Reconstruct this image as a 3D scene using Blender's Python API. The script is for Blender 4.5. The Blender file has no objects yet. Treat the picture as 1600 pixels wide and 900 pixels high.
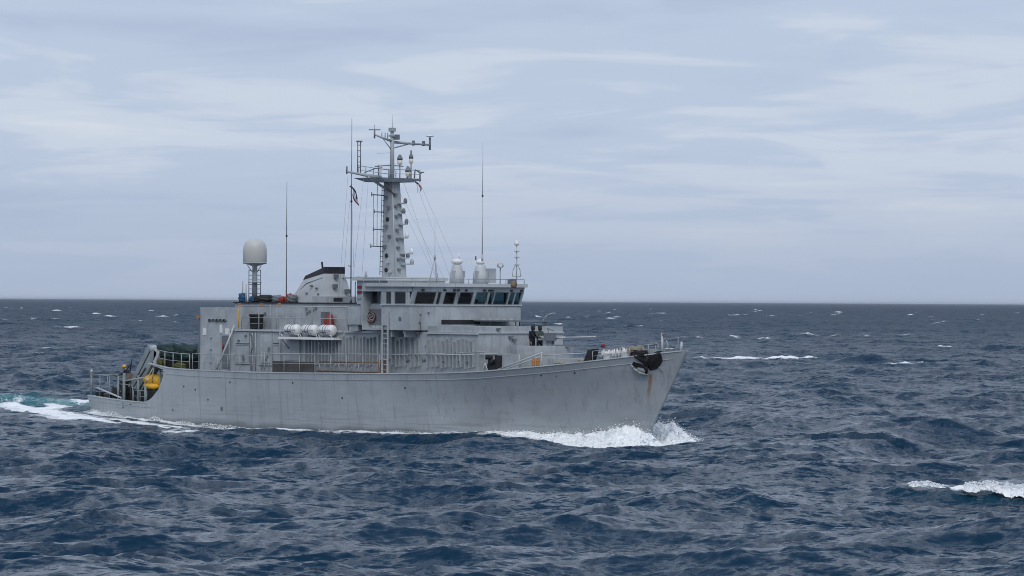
import bpy, bmesh, math, random
import numpy as np
from math import sin, cos, pi, radians, sqrt
from mathutils import Vector, Matrix

random.seed(7)
RNG = np.random.default_rng(11)
S = bpy.context.scene
COL = S.collection

# ------------------------------------------------------------------ camera
# world axes = ship axes: +X forward (bow), +Y port, Z up, z=0 mean sea level
TH = radians(48.0)
R2 = np.array([cos(TH), sin(TH)])          # picture right, on the water
V2 = np.array([-sin(TH), cos(TH)])         # viewing direction
EYE = Vector((R2[0]*7.33 - V2[0]*222.4, R2[1]*7.33 - V2[1]*222.4, 7.2))
cd = bpy.data.cameras.new('camera'); cam = bpy.data.objects.new('camera', cd); COL.objects.link(cam)
cd.sensor_width = 36; cd.lens = 36*5864/1600
cd.clip_start = 1; cd.clip_end = 200000
fwd = Vector((V2[0], V2[1], math.tan(20.5/5864))).normalized()
q = fwd.to_track_quat('-Z', 'Y')
cam.matrix_world = Matrix.Translation(EYE) @ q.to_matrix().to_4x4() @ Matrix.Rotation(9/1600, 4, 'Z')
S.camera = cam

# ------------------------------------------------------------------ world and sun
SUN_EL, SUN_AZ = radians(48), None
sun_dir = Vector((0.76, -0.62, 0)).normalized()           # horizontal direction towards the sun
W = bpy.data.worlds.new('World'); S.world = W; W.use_nodes = True
nt = W.node_tree; N = nt.nodes; Lk = nt.links; N.clear()
def nd(t, **kw):
    n = N.new(t)
    for k, v in kw.items(): setattr(n, k, v)
    return n
out = nd('ShaderNodeOutputWorld'); bg = nd('ShaderNodeBackground'); Lk.new(bg.outputs[0], out.inputs[0])
sky = nd('ShaderNodeTexSky'); sky.sky_type = 'NISHITA'; sky.sun_disc = False
sky.sun_elevation = SUN_EL; sky.sun_rotation = math.atan2(sun_dir.x, sun_dir.y)
sky.air_density = 1.0; sky.dust_density = 2.5
skm = nd('ShaderNodeVectorMath', operation='SCALE'); skm.inputs['Scale'].default_value = 0.09
Lk.new(sky.outputs[0], skm.inputs[0])
tc = nd('ShaderNodeTexCoord')
sep = nd('ShaderNodeSeparateXYZ'); Lk.new(tc.outputs['Generated'], sep.inputs[0])
def mth(op, a, b=None, c=None, clamp=False):
    n = nd('ShaderNodeMath', operation=op); n.use_clamp = clamp
    for i, x in enumerate((a, b, c)):
        if x is None: continue
        if isinstance(x, (int, float)): n.inputs[i].default_value = x
        else: Lk.new(x, n.inputs[i])
    return n.outputs[0]
zc = mth('MAXIMUM', sep.outputs[2], 0.0)
den = mth('ADD', zc, 0.085)
px = mth('DIVIDE', sep.outputs[0], den); py = mth('DIVIDE', sep.outputs[1], den)
comb = nd('ShaderNodeCombineXYZ'); Lk.new(px, comb.inputs[0]); Lk.new(py, comb.inputs[1])
def cloud(scale, detail, rough, dist, off):
    mp = nd('ShaderNodeMapping'); mp.inputs['Location'].default_value = off
    Lk.new(comb.outputs[0], mp.inputs[0])
    n = nd('ShaderNodeTexNoise'); n.inputs['Scale'].default_value = scale; n.inputs['Detail'].default_value = detail
    n.inputs['Roughness'].default_value = rough; n.inputs['Distortion'].default_value = dist
    Lk.new(mp.outputs[0], n.inputs['Vector']); return n.outputs['Fac']
c1 = cloud(0.90, 5, 0.5, 0.6, (-23.1, 17.7, 8)); c2 = cloud(2.5, 6, 0.52, 0.8, (-11.3, 24.2, 9))
cm = mth('ADD', mth('MULTIPLY', c1, 0.66), mth('MULTIPLY', c2, 0.34))
ramp = nd('ShaderNodeValToRGB'); Lk.new(cm, ramp.inputs[0])
cr = ramp.color_ramp; cr.interpolation = 'EASE'
cr.elements[0].position = 0.29; cr.elements[0].color = (0.440, 0.528, 0.705, 1)
cr.elements[1].position = 0.74; cr.elements[1].color = (0.735, 0.785, 0.850, 1)
e = cr.elements.new(0.48); e.color = (0.512, 0.604, 0.770, 1)
e = cr.elements.new(0.55); e.color = (0.600, 0.678, 0.806, 1)
# a low bank of even grey haze cloud along the horizon
hz = nd('ShaderNodeMapRange'); hz.interpolation_type = 'SMOOTHSTEP'
Lk.new(zc, hz.inputs[0]); hz.inputs[1].default_value = 0.0; hz.inputs[2].default_value = 0.045
hz.inputs[3].default_value = 0.9; hz.inputs[4].default_value = 0.0
mxh = nd('ShaderNodeMix', data_type='RGBA'); Lk.new(hz.outputs[0], mxh.inputs[0]); Lk.new(ramp.outputs[0], mxh.inputs[6])
mxh.inputs[7].default_value = (0.430, 0.512, 0.672, 1)
mxs = nd('ShaderNodeMix', data_type='RGBA'); mxs.inputs[0].default_value = 0.92
Lk.new(skm.outputs[0], mxs.inputs[6]); Lk.new(mxh.outputs[2], mxs.inputs[7])
Lk.new(mxs.outputs[2], bg.inputs[0]); bg.inputs[1].default_value = 1.0

ld = bpy.data.lights.new('sun', 'SUN'); sun = bpy.data.objects.new('sun', ld); COL.objects.link(sun)
ld.energy = 1.4; ld.angle = radians(35); ld.color = (1.0, 0.96, 0.9)
d = Vector((sun_dir.x*cos(SUN_EL), sun_dir.y*cos(SUN_EL), sin(SUN_EL)))
sun.rotation_euler = d.to_track_quat('Z', 'Y').to_euler()
S.view_settings.view_transform = 'Standard'; S.view_settings.look = 'None'
S.view_settings.exposure = 0.0; S.view_settings.gamma = 1.0
S.render.engine = 'CYCLES'; S.cycles.use_denoising = True
S.cycles.filter_width = 1.0; S.cycles.max_bounces = 8; S.cycles.transparent_max_bounces = 12; S.cycles.caustics_reflective = False; S.cycles.caustics_refractive = False

# ------------------------------------------------------------------ materials
MAT = {}
class NB:
    """small node-building helper"""
    def __init__(s, name):
        m = bpy.data.materials.new(name); m.use_nodes = True; s.m = m
        s.t = m.node_tree; s.t.nodes.clear()
        s.out = s.n('ShaderNodeOutputMaterial'); s.b = s.n('ShaderNodeBsdfPrincipled')
        s.l(s.b.outputs[0], s.out.inputs[0]); MAT[name] = m
        s.tc = s.n('ShaderNodeTexCoord')
    def n(s, t, **kw):
        x = s.t.nodes.new(t)
        for k, v in kw.items(): setattr(x, k, v)
        return x
    def l(s, a, b): s.t.links.new(a, b)
    def val(s, x, inp):
        if isinstance(x, (int, float)): inp.default_value = x
        elif isinstance(x, tuple): inp.default_value = x if len(x) == 4 or len(x) != 3 or inp.type == 'VECTOR' else (*x, 1)
        else: s.l(x, inp)
    def math(s, op, a, b=None, clamp=False):
        x = s.n('ShaderNodeMath', operation=op); x.use_clamp = clamp
        s.val(a, x.inputs[0])
        if b is not None: s.val(b, x.inputs[1])
        return x.outputs[0]
    def noise(s, scale=(1, 1, 1), sc=1.0, detail=4, rough=0.55, off=(0, 0, 0), dist=0.0):
        mp = s.n('ShaderNodeMapping'); mp.inputs['Scale'].default_value = scale; mp.inputs['Location'].default_value = off
        s.l(s.tc.outputs['Object'], mp.inputs[0])
        x = s.n('ShaderNodeTexNoise'); x.inputs['Scale'].default_value = sc; x.inputs['Detail'].default_value = detail
        x.inputs['Roughness'].default_value = rough; x.inputs['Distortion'].default_value = dist
        s.l(mp.outputs[0], x.inputs['Vector']); return x.outputs['Fac']
    def rng(s, v, a, b, c=0.0, d=1.0):
        x = s.n('ShaderNodeMapRange'); x.interpolation_type = 'SMOOTHSTEP'
        s.val(v, x.inputs[0])
        for i, k in enumerate((a, b, c, d)): x.inputs[i+1].default_value = k
        return x.outputs[0]
    def mix(s, f, a, b):
        x = s.n('ShaderNodeMix', data_type='RGBA')
        s.val(f, x.inputs[0]); s.val(a, x.inputs[6]); s.val(b, x.inputs[7]); return x.outputs[2]
    def bump(s, h, strength, dist=0.02, target=None):
        x = s.n('ShaderNodeBump'); x.inputs['Strength'].default_value = strength; x.inputs['Distance'].default_value = dist
        s.l(h, x.inputs['Height']); s.l(x.outputs[0], (target or s.b).inputs['Normal']); return x

def paint(name, col, rough=0.5, var=0.12, grime=0.35, rust=0.0, scale=1.0, spec=0.4):
    k = NB(name)
    dark = tuple(c*0.60 for c in col); lite = tuple(min(1, c*(1+var)) for c in col)
    v1 = k.noise((1, 1, 1.3), 0.55*scale, 5, 0.6); base = k.mix(k.rng(v1, 0.3, 0.7), tuple(c*(1-var) for c in col), lite)
    st = k.noise((3.2, 3.2, 0.22), 1.6*scale, 5, 0.62, (4, 2, 9)); base = k.mix(k.math('MULTIPLY', k.rng(st, 0.52, 0.75), grime), base, dark)
    bl = k.noise((1, 1, 1), 3.1*scale, 6, 0.7, (9, 1, 5)); base = k.mix(k.math('MULTIPLY', k.rng(bl, 0.60, 0.74), grime*0.9), base, dark)
    if rust:
        rs = k.noise((5, 5, 0.35), 1.3*scale, 5, 0.7, (1, 17, 3)); base = k.mix(k.math('MULTIPLY', k.rng(rs, 0.64, 0.74), rust), base, (0.16, 0.075, 0.03))
    k.val(base, k.b.inputs['Base Color']); k.b.inputs['Roughness'].default_value = rough
    k.b.inputs['Specular IOR Level'].default_value = spec
    k.bump(k.noise((1, 1, 1), 1.1*scale, 4, 0.5, (2, 2, 2)), 0.25, 0.05)
    return k
G = (0.372, 0.406, 0.430)
paint('grey', G, 0.55, 0.17, 0.75, 0.6, 1.25)
paint('grey_light', (0.46, 0.49, 0.51), 0.55, 0.10, 0.45, 0.25)
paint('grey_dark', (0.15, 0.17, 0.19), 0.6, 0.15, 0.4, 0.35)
paint('deck', (0.10, 0.115, 0.12), 0.8, 0.2, 0.5, 0.2)
paint('arm_grey', (0.20, 0.235, 0.245), 0.5, 0.2, 0.6, 0.4, 1.5)
paint('steel', (0.30, 0.33, 0.32), 0.45, 0.15, 0.5, 0.5)
paint('rail_paint', (0.34, 0.355, 0.36), 0.5, 0.1, 0.3, 0.45, 2.0)
paint('rusty', (0.20, 0.14, 0.10), 0.75, 0.25, 0.4, 0.7, 2.0)
paint('black', (0.018, 0.019, 0.022), 0.6, 0.3, 0.2, 0.0, 2.0)
paint('black_band', (0.035, 0.032, 0.042), 0.7, 0.3, 0.3)
paint('white', (0.74, 0.745, 0.74), 0.4, 0.05, 0.22, 0.12, 1.5)
paint('dome_white', (0.50, 0.51, 0.495), 0.45, 0.04, 0.16, 0.05, 0.8)
paint('yellow', (0.72, 0.39, 0.02), 0.5, 0.18, 0.6, 0.15, 2.5)
paint('orange', (0.42, 0.19, 0.07), 0.55, 0.12, 0.3)
paint('dark_red', (0.16, 0.02, 0.025), 0.6, 0.2, 0.3)
paint('red', (0.30, 0.03, 0.025), 0.55, 0.18, 0.3)
paint('green_tarp', (0.007, 0.032, 0.030), 0.6, 0.4, 0.3, 0, 3.0)
paint('lime', (0.085, 0.10, 0.02), 0.7, 0.3, 0.3)
paint('blue', (0.015, 0.075, 0.16), 0.6, 0.2, 0.3, 0, 3.0)
paint('rope', (0.33, 0.29, 0.22), 0.9, 0.2, 0.4, 0, 4.0)
paint('rubber', (0.012, 0.012, 0.014), 0.75, 0.4, 0.2, 0.0, 3.0)
paint('skin', (0.36, 0.22, 0.16), 0.55, 0.05, 0.05)
paint('navy_cloth', (0.012, 0.015, 0.024), 0.9, 0.2, 0.2, 0, 3.0)
paint('olive_cloth', (0.060, 0.075, 0.070), 0.9, 0.2, 0.2, 0, 3.0)
paint('lamp_white', (0.80, 0.76, 0.66), 0.3, 0.05, 0.1)
paint('steel_cable', (0.30, 0.31, 0.33), 0.5, 0.1, 0.1)
paint('mesh_panel', (0.075, 0.070, 0.068), 0.8, 0.25, 0.4, 0.3, 2.0)

# hull paint: patches, vertical runs, scuffs, rust below the hawse
def hull_paint():
    k = NB('hull_paint')
    a = k.noise((0.35, 0.35, 0.9), 0.5, 6, 0.6); base = k.mix(k.rng(a, 0.3, 0.7), (0.338, 0.370, 0.395), (0.405, 0.436, 0.458))
    p = k.noise((0.8, 0.8, 1.6), 0.33, 2, 0.4, (5, 5, 1)); base = k.mix(k.math('MULTIPLY', k.rng(p, 0.50, 0.58), 0.22), base, (0.285, 0.322, 0.352))
    s1 = k.noise((2.6, 2.6, 0.10), 1.2, 6, 0.65, (3, 8, 1)); base = k.mix(k.math('MULTIPLY', k.rng(s1, 0.50, 0.72), 0.6), base, (0.235, 0.260, 0.275))
    s2 = k.noise((4.0, 4.0, 0.16), 1.0, 5, 0.65, (13, 3, 5)); base = k.mix(k.math('MULTIPLY', k.rng(s2, 0.60, 0.72), 0.30), base, (0.47, 0.51, 0.53))
    h = k.noise((0.25, 0.25, 5.5), 1.0, 6, 0.65, (7, 7, 7))
    sx = k.n('ShaderNodeSeparateXYZ'); k.l(k.tc.outputs['Object'], sx.inputs[0])
    low = k.rng(sx.outputs[2], 1.6, -0.4)            # scraped, salt-worn boot area
    base = k.mix(k.math('MULTIPLY', k.math('MULTIPLY', k.rng(h, 0.46, 0.66), low), 0.55), base, (0.19, 0.21, 0.215))
    wet = k.rng(k.math('ADD', sx.outputs[2], k.math('MULTIPLY', k.math('SUBTRACT', k.noise((0.5, 0.5, 0.2), 0.8, 3, 0.5, (6, 1, 2)), 0.5), 0.6)), -0.05, -0.45)
    base = k.mix(k.math('MULTIPLY', wet, 0.6), base, (0.085, 0.105, 0.105))
    f = k.noise((1, 1, 1), 2.4, 4, 0.6, (21, 3, 8)); base = k.mix(k.math('MULTIPLY', k.rng(f, 0.72, 0.76), 0.8), base, (0.08, 0.06, 0.05))
    r1 = k.noise((6, 6, 0.22), 0.9, 5, 0.7, (2, 31, 3)); base = k.mix(k.math('MULTIPLY', k.rng(r1, 0.60, 0.74), 0.6), base, (0.20, 0.12, 0.06))
    # rust run below the anchor (x about 22.9, z 1.4 .. 3.2)
    wob = k.math('MULTIPLY', k.math('SUBTRACT', k.noise((0, 0, 1), 1.5, 3, 0.5), 0.5), 0.16)
    dx = k.math('ABSOLUTE', k.math('ADD', k.math('SUBTRACT', sx.outputs[0], k.math('ADD', 21.96, k.math('MULTIPLY', sx.outputs[2], 0.32))), wob))
    core = k.math('MULTIPLY', k.rng(dx, 0.18, 0.0), 1.0); zz = k.math('MULTIPLY', k.rng(sx.outputs[2], 1.2, 3.0), k.rng(sx.outputs[2], 3.35, 3.15))
    stb = k.rng(sx.outputs[1], 0.0, -0.1)
    fl = k.rng(k.noise((7, 7, 0.4), 1.5, 4, 0.6, (1, 1, 1)), 0.35, 0.62, 0.6, 1.0)
    base = k.mix(k.math('MULTIPLY', k.math('MULTIPLY', k.math('MULTIPLY', core, zz), stb), fl), base, (0.26, 0.125, 0.03))
    k.val(base, k.b.inputs['Base Color']); k.b.inputs['Roughness'].default_value = 0.42
    k.b.inputs['Specular IOR Level'].default_value = 0.35
    k.bump(k.math('ADD', k.noise((0.6, 0.6, 1), 0.8, 4, 0.5), k.math('MULTIPLY', k.noise((2.2, 2.2, 0.25), 1.0, 2, 0.5, (3, 1, 1)), 0.35)), 0.55, 0.10)
hull_paint()

def glass_mat():
    m = bpy.data.materials.new('bridge_glass'); m.use_nodes = True; MAT['glass'] = m
    t = m.node_tree; t.nodes.clear(); o = t.nodes.new('ShaderNodeOutputMaterial'); mx = t.nodes.new('ShaderNodeMixShader')
    tr = t.nodes.new('ShaderNodeBsdfTransparent'); tr.inputs[0].default_value = (0.44, 0.54, 0.56, 1)
    gl = t.nodes.new('ShaderNodeBsdfGlossy'); gl.inputs['Roughness'].default_value = 0.03
    fr = t.nodes.new('ShaderNodeFresnel'); fr.inputs[0].default_value = 1.5
    ge = t.nodes.new('ShaderNodeNewGeometry'); fm = t.nodes.new('ShaderNodeMath'); fm.operation = 'SUBTRACT'; fm.use_clamp = True   # reflect at the outer face only
    t.links.new(fr.outputs[0], fm.inputs[0]); t.links.new(ge.outputs['Backfacing'], fm.inputs[1])
    t.links.new(fm.outputs[0], mx.inputs[0]); t.links.new(tr.outputs[0], mx.inputs[1]); t.links.new(gl.outputs[0], mx.inputs[2]); t.links.new(mx.outputs[0], o.inputs[0])
glass_mat()

def foam_mat():
    k = NB('foam')
    a = k.noise((1, 1, 1), 2.2, 6, 0.7)
    lace = k.rng(k.noise((1, 1, 0.7), 2.2, 6, 0.68, (4, 4, 4), 0.9), 0.55, 0.68, 0.0, 0.62)      # water showing through torn froth
    k.val(k.mix(lace, k.mix(k.rng(a, 0.3, 0.62), (0.72, 0.77, 0.81), (0.91, 0.93, 0.95)), (0.10, 0.15, 0.19)), k.b.inputs['Base Color'])
    k.b.inputs['Roughness'].default_value = 0.8; k.b.inputs['Specular IOR Level'].default_value = 0.2
    k.b.inputs['Subsurface Weight'].default_value = 0.25; k.b.inputs['Subsurface Radius'].default_value = (0.25, 0.28, 0.3); k.b.inputs['Subsurface Scale'].default_value = 0.3
    k.bump(k.noise((1, 1, 1), 7, 4, 0.6), 0.3, 0.04)
foam_mat()

def water_mat():
    k = NB('sea_water')
    at = k.n('ShaderNodeAttribute'); at.attribute_name = 'foam'
    ar = k.n('ShaderNodeAttribute'); ar.attribute_name = 'aer'
    n1 = k.noise((1, 1, 1), 1.6, 8, 0.72, dist=0.8); n2 = k.noise((1, 1, 1), 6.0, 6, 0.7, (3, 3, 3))
    br = k.math('ADD', k.math('MULTIPLY', k.math('ADD', k.math('MULTIPLY', n1, 0.6), k.math('MULTIPLY', n2, 0.4)), 2.0), -0.5)
    # foam covers where the amount of air beats the broken-up texture
    f = k.rng(k.math('SUBTRACT', at.outputs['Fac'], k.math('MULTIPLY', br, 1.0)), -0.12, 0.30)
    col = k.mix(ar.outputs['Fac'], (0.0018, 0.0250, 0.0560), (0.085, 0.32, 0.35))
    col = k.mix(f, col, (0.82, 0.85, 0.88))
    k.val(col, k.b.inputs['Base Color'])
    ro = k.n('ShaderNodeAttribute'); ro.attribute_name = 'ripple'      # unresolved ripples: rougher where the sheet is coarser
    k.val(k.math('ADD', ro.outputs['Fac'], k.math('MULTIPLY', f, 0.4)), k.b.inputs['Roughness'])
    k.b.inputs['IOR'].default_value = 1.333; k.b.inputs['Specular IOR Level'].default_value = 0.22
    # small wind ripples tilt the surface mostly along the wind
    ang = math.atan2(wd[1], wd[0])
    def slopes(sc, det, off, asp):
        mp = k.n('ShaderNodeMapping'); mp.vector_type = 'POINT'; mp.inputs['Rotation'].default_value = (0, 0, -ang)
        m2 = k.n('ShaderNodeMapping'); m2.inputs['Scale'].default_value = (1, asp, 0.6); m2.inputs['Location'].default_value = off
        k.l(k.tc.outputs['Object'], mp.inputs[0]); k.l(mp.outputs[0], m2.inputs[0])
        x = k.n('ShaderNodeTexNoise'); x.inputs['Scale'].default_value = sc; x.inputs['Detail'].default_value = det; x.inputs['Roughness'].default_value = 0.6; x.inputs['Distortion'].default_value = 0.35
        k.l(m2.outputs[0], x.inputs['Vector'])
        sp_ = k.n('ShaderNodeSeparateColor'); k.l(x.outputs['Color'], sp_.inputs[0]); return sp_.outputs[0], sp_.outputs[1]
    def vec(d, f_):
        x = k.n('ShaderNodeVectorMath', operation='SCALE'); x.inputs[0].default_value = d; k.l(f_, x.inputs['Scale']); return x.outputs[0]
    def add(a_, b_):
        x = k.n('ShaderNodeVectorMath', operation='ADD'); k.l(a_, x.inputs[0]); k.l(b_, x.inputs[1]); return x.outputs[0]
    ra, ga = slopes(0.8, 5, (3, 1, 0), 0.45); rb, gb = slopes(4.2, 5, (8, 5, 0), 0.5)
    r1 = k.math('ADD', ra, k.math('SUBTRACT', rb, 0.5)); g1 = k.math('ADD', ga, k.math('SUBTRACT', gb, 0.5))
    gust = k.rng(k.noise((1, 1, 0), 0.045, 4, 0.55, (5, 9, 0)), 0.36, 0.64, 0.62, 1.3)       # gusts roughen the water in patches
    RIPg = k.math('MULTIPLY', gust, RIP)
    ge = k.n('ShaderNodeNewGeometry')
    v_ = add(ge.outputs['Normal'], add(vec((wd[0], wd[1], 0), k.math('MULTIPLY', k.math('SUBTRACT', r1, 0.5), RIPg)), vec((-wd[1], wd[0], 0), k.math('MULTIPLY', k.math('SUBTRACT', g1, 0.5), k.math('MULTIPLY', RIPg, 0.6)))))
    nn = k.n('ShaderNodeVectorMath', operation='NORMALIZE'); k.l(v_, nn.inputs[0]); k.l(nn.outputs[0], k.b.inputs['Normal'])
RIP = 2.3
wd = -V2*cos(radians(22))+R2*sin(radians(22))       # the waves run towards the viewer, a little to the right
water_mat()

# ------------------------------------------------------------------ mesh helpers
class MB:
    def __init__(s): s.v = []; s.f = []; s.sm = []
    def add(s, vs, fs, smooth=False):
        o = len(s.v); s.v += [tuple(v) for v in vs]; s.f += [tuple(i+o for i in f) for f in fs]; s.sm += [smooth]*len(fs); return s
    def box(s, x0, x1, y0, y1, z0, z1):
        vs = [(x0,y0,z0),(x1,y0,z0),(x1,y1,z0),(x0,y1,z0),(x0,y0,z1),(x1,y0,z1),(x1,y1,z1),(x0,y1,z1)]
        return s.add(vs, [(0,3,2,1),(4,5,6,7),(0,1,5,4),(1,2,6,5),(2,3,7,6),(3,0,4,7)])
    def hexa(s, b, t):       # bottom quad and top quad, counter-clockwise from above
        return s.add(list(b)+list(t), [(3,2,1,0),(4,5,6,7),(0,1,5,4),(1,2,6,5),(2,3,7,6),(3,0,4,7)])
    def prism(s, poly, z0, z1, topscale=None):
        n = len(poly); cx = sum(p[0] for p in poly)/n; cy = sum(p[1] for p in poly)/n; k = topscale or 1
        vs = [(x,y,z0) for x,y in poly]+[(cx+(x-cx)*k, cy+(y-cy)*k, z1) for x,y in poly]
        fs = [tuple(range(n-1,-1,-1)), tuple(range(n,2*n))]+[(i,(i+1)%n,n+(i+1)%n,n+i) for i in range(n)]
        return s.add(vs, fs)
    def tube(s, p, q, r, r2=None, n=8, cap=True):
        p = Vector(p); q = Vector(q); r2 = r if r2 is None else r2
        a = (q-p)
        if a.length < 1e-6: return s
        a.normalize(); u = a.orthogonal().normalized(); w = a.cross(u)
        vs = [p+(u*cos(2*pi*i/n)+w*sin(2*pi*i/n))*r for i in range(n)]+[q+(u*cos(2*pi*i/n)+w*sin(2*pi*i/n))*r2 for i in range(n)]
        s.add(vs, [(i,(i+1)%n,n+(i+1)%n,n+i) for i in range(n)], True)
        if cap: s.add(vs, [tuple(range(n-1,-1,-1)), tuple(range(n,2*n))])
        return s
    def path(s, pts, r, n=6):
        for a, b in zip(pts[:-1], pts[1:]): s.tube(a, b, r, n=n)
        return s
    def lathe(s, prof, c=(0,0,0), n=20, axis='z'):   # profile of (radius, height)
        vs = []; m = len(prof)
        for r, h in prof:
            for i in range(n):
                a = 2*pi*i/n; x, y = r*cos(a), r*sin(a)
                if axis == 'z': v = (c[0]+x, c[1]+y, c[2]+h)
                elif axis == 'x': v = (c[0]+h, c[1]+x, c[2]+y)
                else: v = (c[0]+y, c[1]+h, c[2]+x)
                vs.append(v)
        fs = [(j*n+i, j*n+(i+1)%n, (j+1)*n+(i+1)%n, (j+1)*n+i) for j in range(m-1) for i in range(n)]
        s.add(vs, fs, True)
        return s.add(vs, [tuple(range(n-1,-1,-1)), tuple(range((m-1)*n, m*n))])
    def ball(s, c, r, n=12, m=8, sq=(1,1,1)):
        prof = [(max(1e-4, sin(pi*j/m)), -cos(pi*j/m)) for j in range(m+1)]
        o = len(s.v); s.lathe(prof, (0,0,0), n)
        for i in range(o, len(s.v)):
            x,y,z = s.v[i]; s.v[i] = (c[0]+x*r*sq[0], c[1]+y*r*sq[1], c[2]+z*r*sq[2])
        return s
    def grid(s, P, smooth=True, flip=False):        # P[i][j] points
        m = len(P); n = len(P[0]); vs = [p for row in P for p in row]
        fs = [(i*n+j, i*n+j+1, (i+1)*n+j+1, (i+1)*n+j) for i in range(m-1) for j in range(n-1)]
        if flip: fs = [f[::-1] for f in fs]
        return s.add(vs, fs, smooth)
    def build(s, name, mat, parent=None, label=None, cat=None, group=None, kind=None, fix=True):
        me = bpy.data.meshes.new(name); me.from_pydata(s.v, [], s.f); me.update()
        me.polygons.foreach_set('use_smooth', s.sm)
        if fix:
            b = bmesh.new(); b.from_mesh(me); bmesh.ops.remove_doubles(b, verts=b.verts, dist=1e-5)
            bmesh.ops.recalc_face_normals(b, faces=b.faces); b.to_mesh(me); b.free()
        me.materials.append(MAT[mat])
        o = bpy.data.objects.new(name, me); COL.objects.link(o); o.parent = parent
        tag(o, label, cat, group, kind); return o
def tag(o, label=None, cat=None, group=None, kind=None):
    if label: o['label'] = label
    if cat: o['category'] = cat
    if group: o['group'] = group
    if kind: o['kind'] = kind
    return o
def empty(name, loc, label, cat, group=None, rz=0):
    o = bpy.data.objects.new(name, None); COL.objects.link(o); o.location = loc; o.rotation_euler = (0,0,rz)
    o.empty_display_size = 0.3
    return tag(o, label, cat, group)
def copy_part(o, parent, loc):
    c = o.copy(); COL.objects.link(c); c.parent = parent; c.location = loc; return c
def box(name, mat, parent, *d, **kw): return MB().box(*d).build(name, mat, parent, **kw)
def tube(name, mat, parent, p, q, r, r2=None, n=8, **kw): return MB().tube(p, q, r, r2, n).build(name, mat, parent, **kw)

# ================================================================== SEA
def hash3(ix, iy, s):
    h = (ix.astype(np.int64)*374761393 + iy.astype(np.int64)*668265263 + s*1442695041) & 0x7fffffff
    h = ((h ^ (h >> 13))*1274126177) & 0x7fffffff
    return ((h ^ (h >> 16)) & 0xffff)/65535.0
def vnoise(x, y, s=0):
    ix = np.floor(x); iy = np.floor(y); fx = x-ix; fy = y-iy; fx = fx*fx*(3-2*fx); fy = fy*fy*(3-2*fy)
    a = hash3(ix, iy, s); b = hash3(ix+1, iy, s); c = hash3(ix, iy+1, s); d = hash3(ix+1, iy+1, s)
    return (a*(1-fx)+b*fx)*(1-fy)+(c*(1-fx)+d*fx)*fy
def fbm(x, y, s=0, o=4, g=0.5):
    t = 0; a = 1; n = 0
    for i in range(o): t = t+a*vnoise(x*2**i+i*17.3, y*2**i-i*9.1, s+i); n += a; a *= g
    return t/n
def sstep(a, b, x):
    t = np.clip((x-a)/(b-a), 0, 1); return t*t*(3-2*t)

def hull_x(v): return v
BDX = [-25.7,-24,-20,-10,0,8,12,16,20,23,25.2]; BDY = [3.5,3.75,4.1,4.4,4.45,4.3,4.0,3.25,2.15,1.1,0.10]
BWX = [-25.3,-24,-20,-10,0,6,10,14,18,22.3]; BWY = [3.3,3.5,3.9,4.25,4.2,3.85,3.2,2.25,1.2,0.05]
def smooth_tab(X, Y, w=1.1):
    g = np.linspace(X[0], X[-1], 600); y = np.interp(g, X, Y)
    h = g[1]-g[0]; kr = np.exp(-0.5*((np.arange(-60, 61)*h)/w)**2); kr /= kr.sum()
    ext = np.concatenate([2*y[0]-y[60:0:-1], y, 2*y[-1]-y[-2:-62:-1]])
    return g, np.convolve(ext, kr, 'valid')
GD, YD = smooth_tab(BDX, BDY); GW, YW = smooth_tab(BWX, BWY)
def bdeck(x): return np.interp(x, GD, np.maximum(YD, 0.06))
def bwl(x): return np.interp(x, GW, np.maximum(YW, 0.03))
def water_line(X): return np.interp(X, [-40,-25,-19,-13,-5,5,9,13.5,17.7,22,26,32], [0.05,0.10,-0.32,-0.58,-0.72,-0.82,-0.86,-0.84,-0.85,-0.98,-0.98,-0.45])
def hull_dist(x, y):      # approx. distance outside the waterplane (negative inside)
    b = np.interp(x, GW, np.maximum(YW, 0.03)); dy = np.abs(y)-b
    dx = np.maximum(np.maximum(x-22.3, -25.3-x), 0)
    return np.where(dx > 0, np.sqrt(dx**2+np.maximum(np.abs(y)-np.where(x > 0, 0.1, 3.3), 0)**2), dy)

def ocean_tile(L, n, kmin, kmax, A, lp, wdir, spread, seed):
    rg = np.random.default_rng(seed)
    k1 = np.fft.fftfreq(n, d=L/n)*2*pi; kx, ky = np.meshgrid(k1, k1, indexing='ij'); k = np.hypot(kx, ky); k[0, 0] = 1
    Ls = sqrt(2/3)/(2*pi/lp)
    ca = (kx*wdir[0]+ky*wdir[1])/k
    D = np.where(ca > 0, ca**spread, 0.0)+0.05
    th = np.linspace(0, 2*pi, 721)[:-1]; nrm = np.mean(np.where(np.cos(th) > 0, np.abs(np.cos(th))**spread, 0)+0.05)*2*pi
    P = A*np.exp(-1/(k*Ls)**2)/k**4*D/nrm
    P *= sstep(kmin*0.85, kmin*1.15, k)*(1-sstep(kmax*0.8, kmax, k)); P[0, 0] = 0
    dk = 2*pi/L
    H = (rg.normal(size=(n, n))+1j*rg.normal(size=(n, n)))*np.sqrt(P*dk*dk)
    f = lambda a: np.real(np.fft.ifft2(a))*n*n
    return dict(L=L, n=n, h=f(H), dx=f(1j*kx/k*H), dy=f(1j*ky/k*H), dxx=f(-kx*kx/k*H), dyy=f(-ky*ky/k*H), dxy=f(-kx*ky/k*H))
def samp(T, key, x, y):
    n = T['n']; a = T[key] if isinstance(key, str) else key
    u = x/T['L']*n; v = y/T['L']*n; iu = np.floor(u).astype(np.int64); iv = np.floor(v).astype(np.int64); fu = u-iu; fv = v-iv
    i0 = iu % n; i1 = (iu+1) % n; j0 = iv % n; j1 = (iv+1) % n
    return (a[i0, j0]*(1-fu)+a[i1, j0]*fu)*(1-fv)+(a[i0, j1]*(1-fu)+a[i1, j1]*fu)*fv
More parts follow.
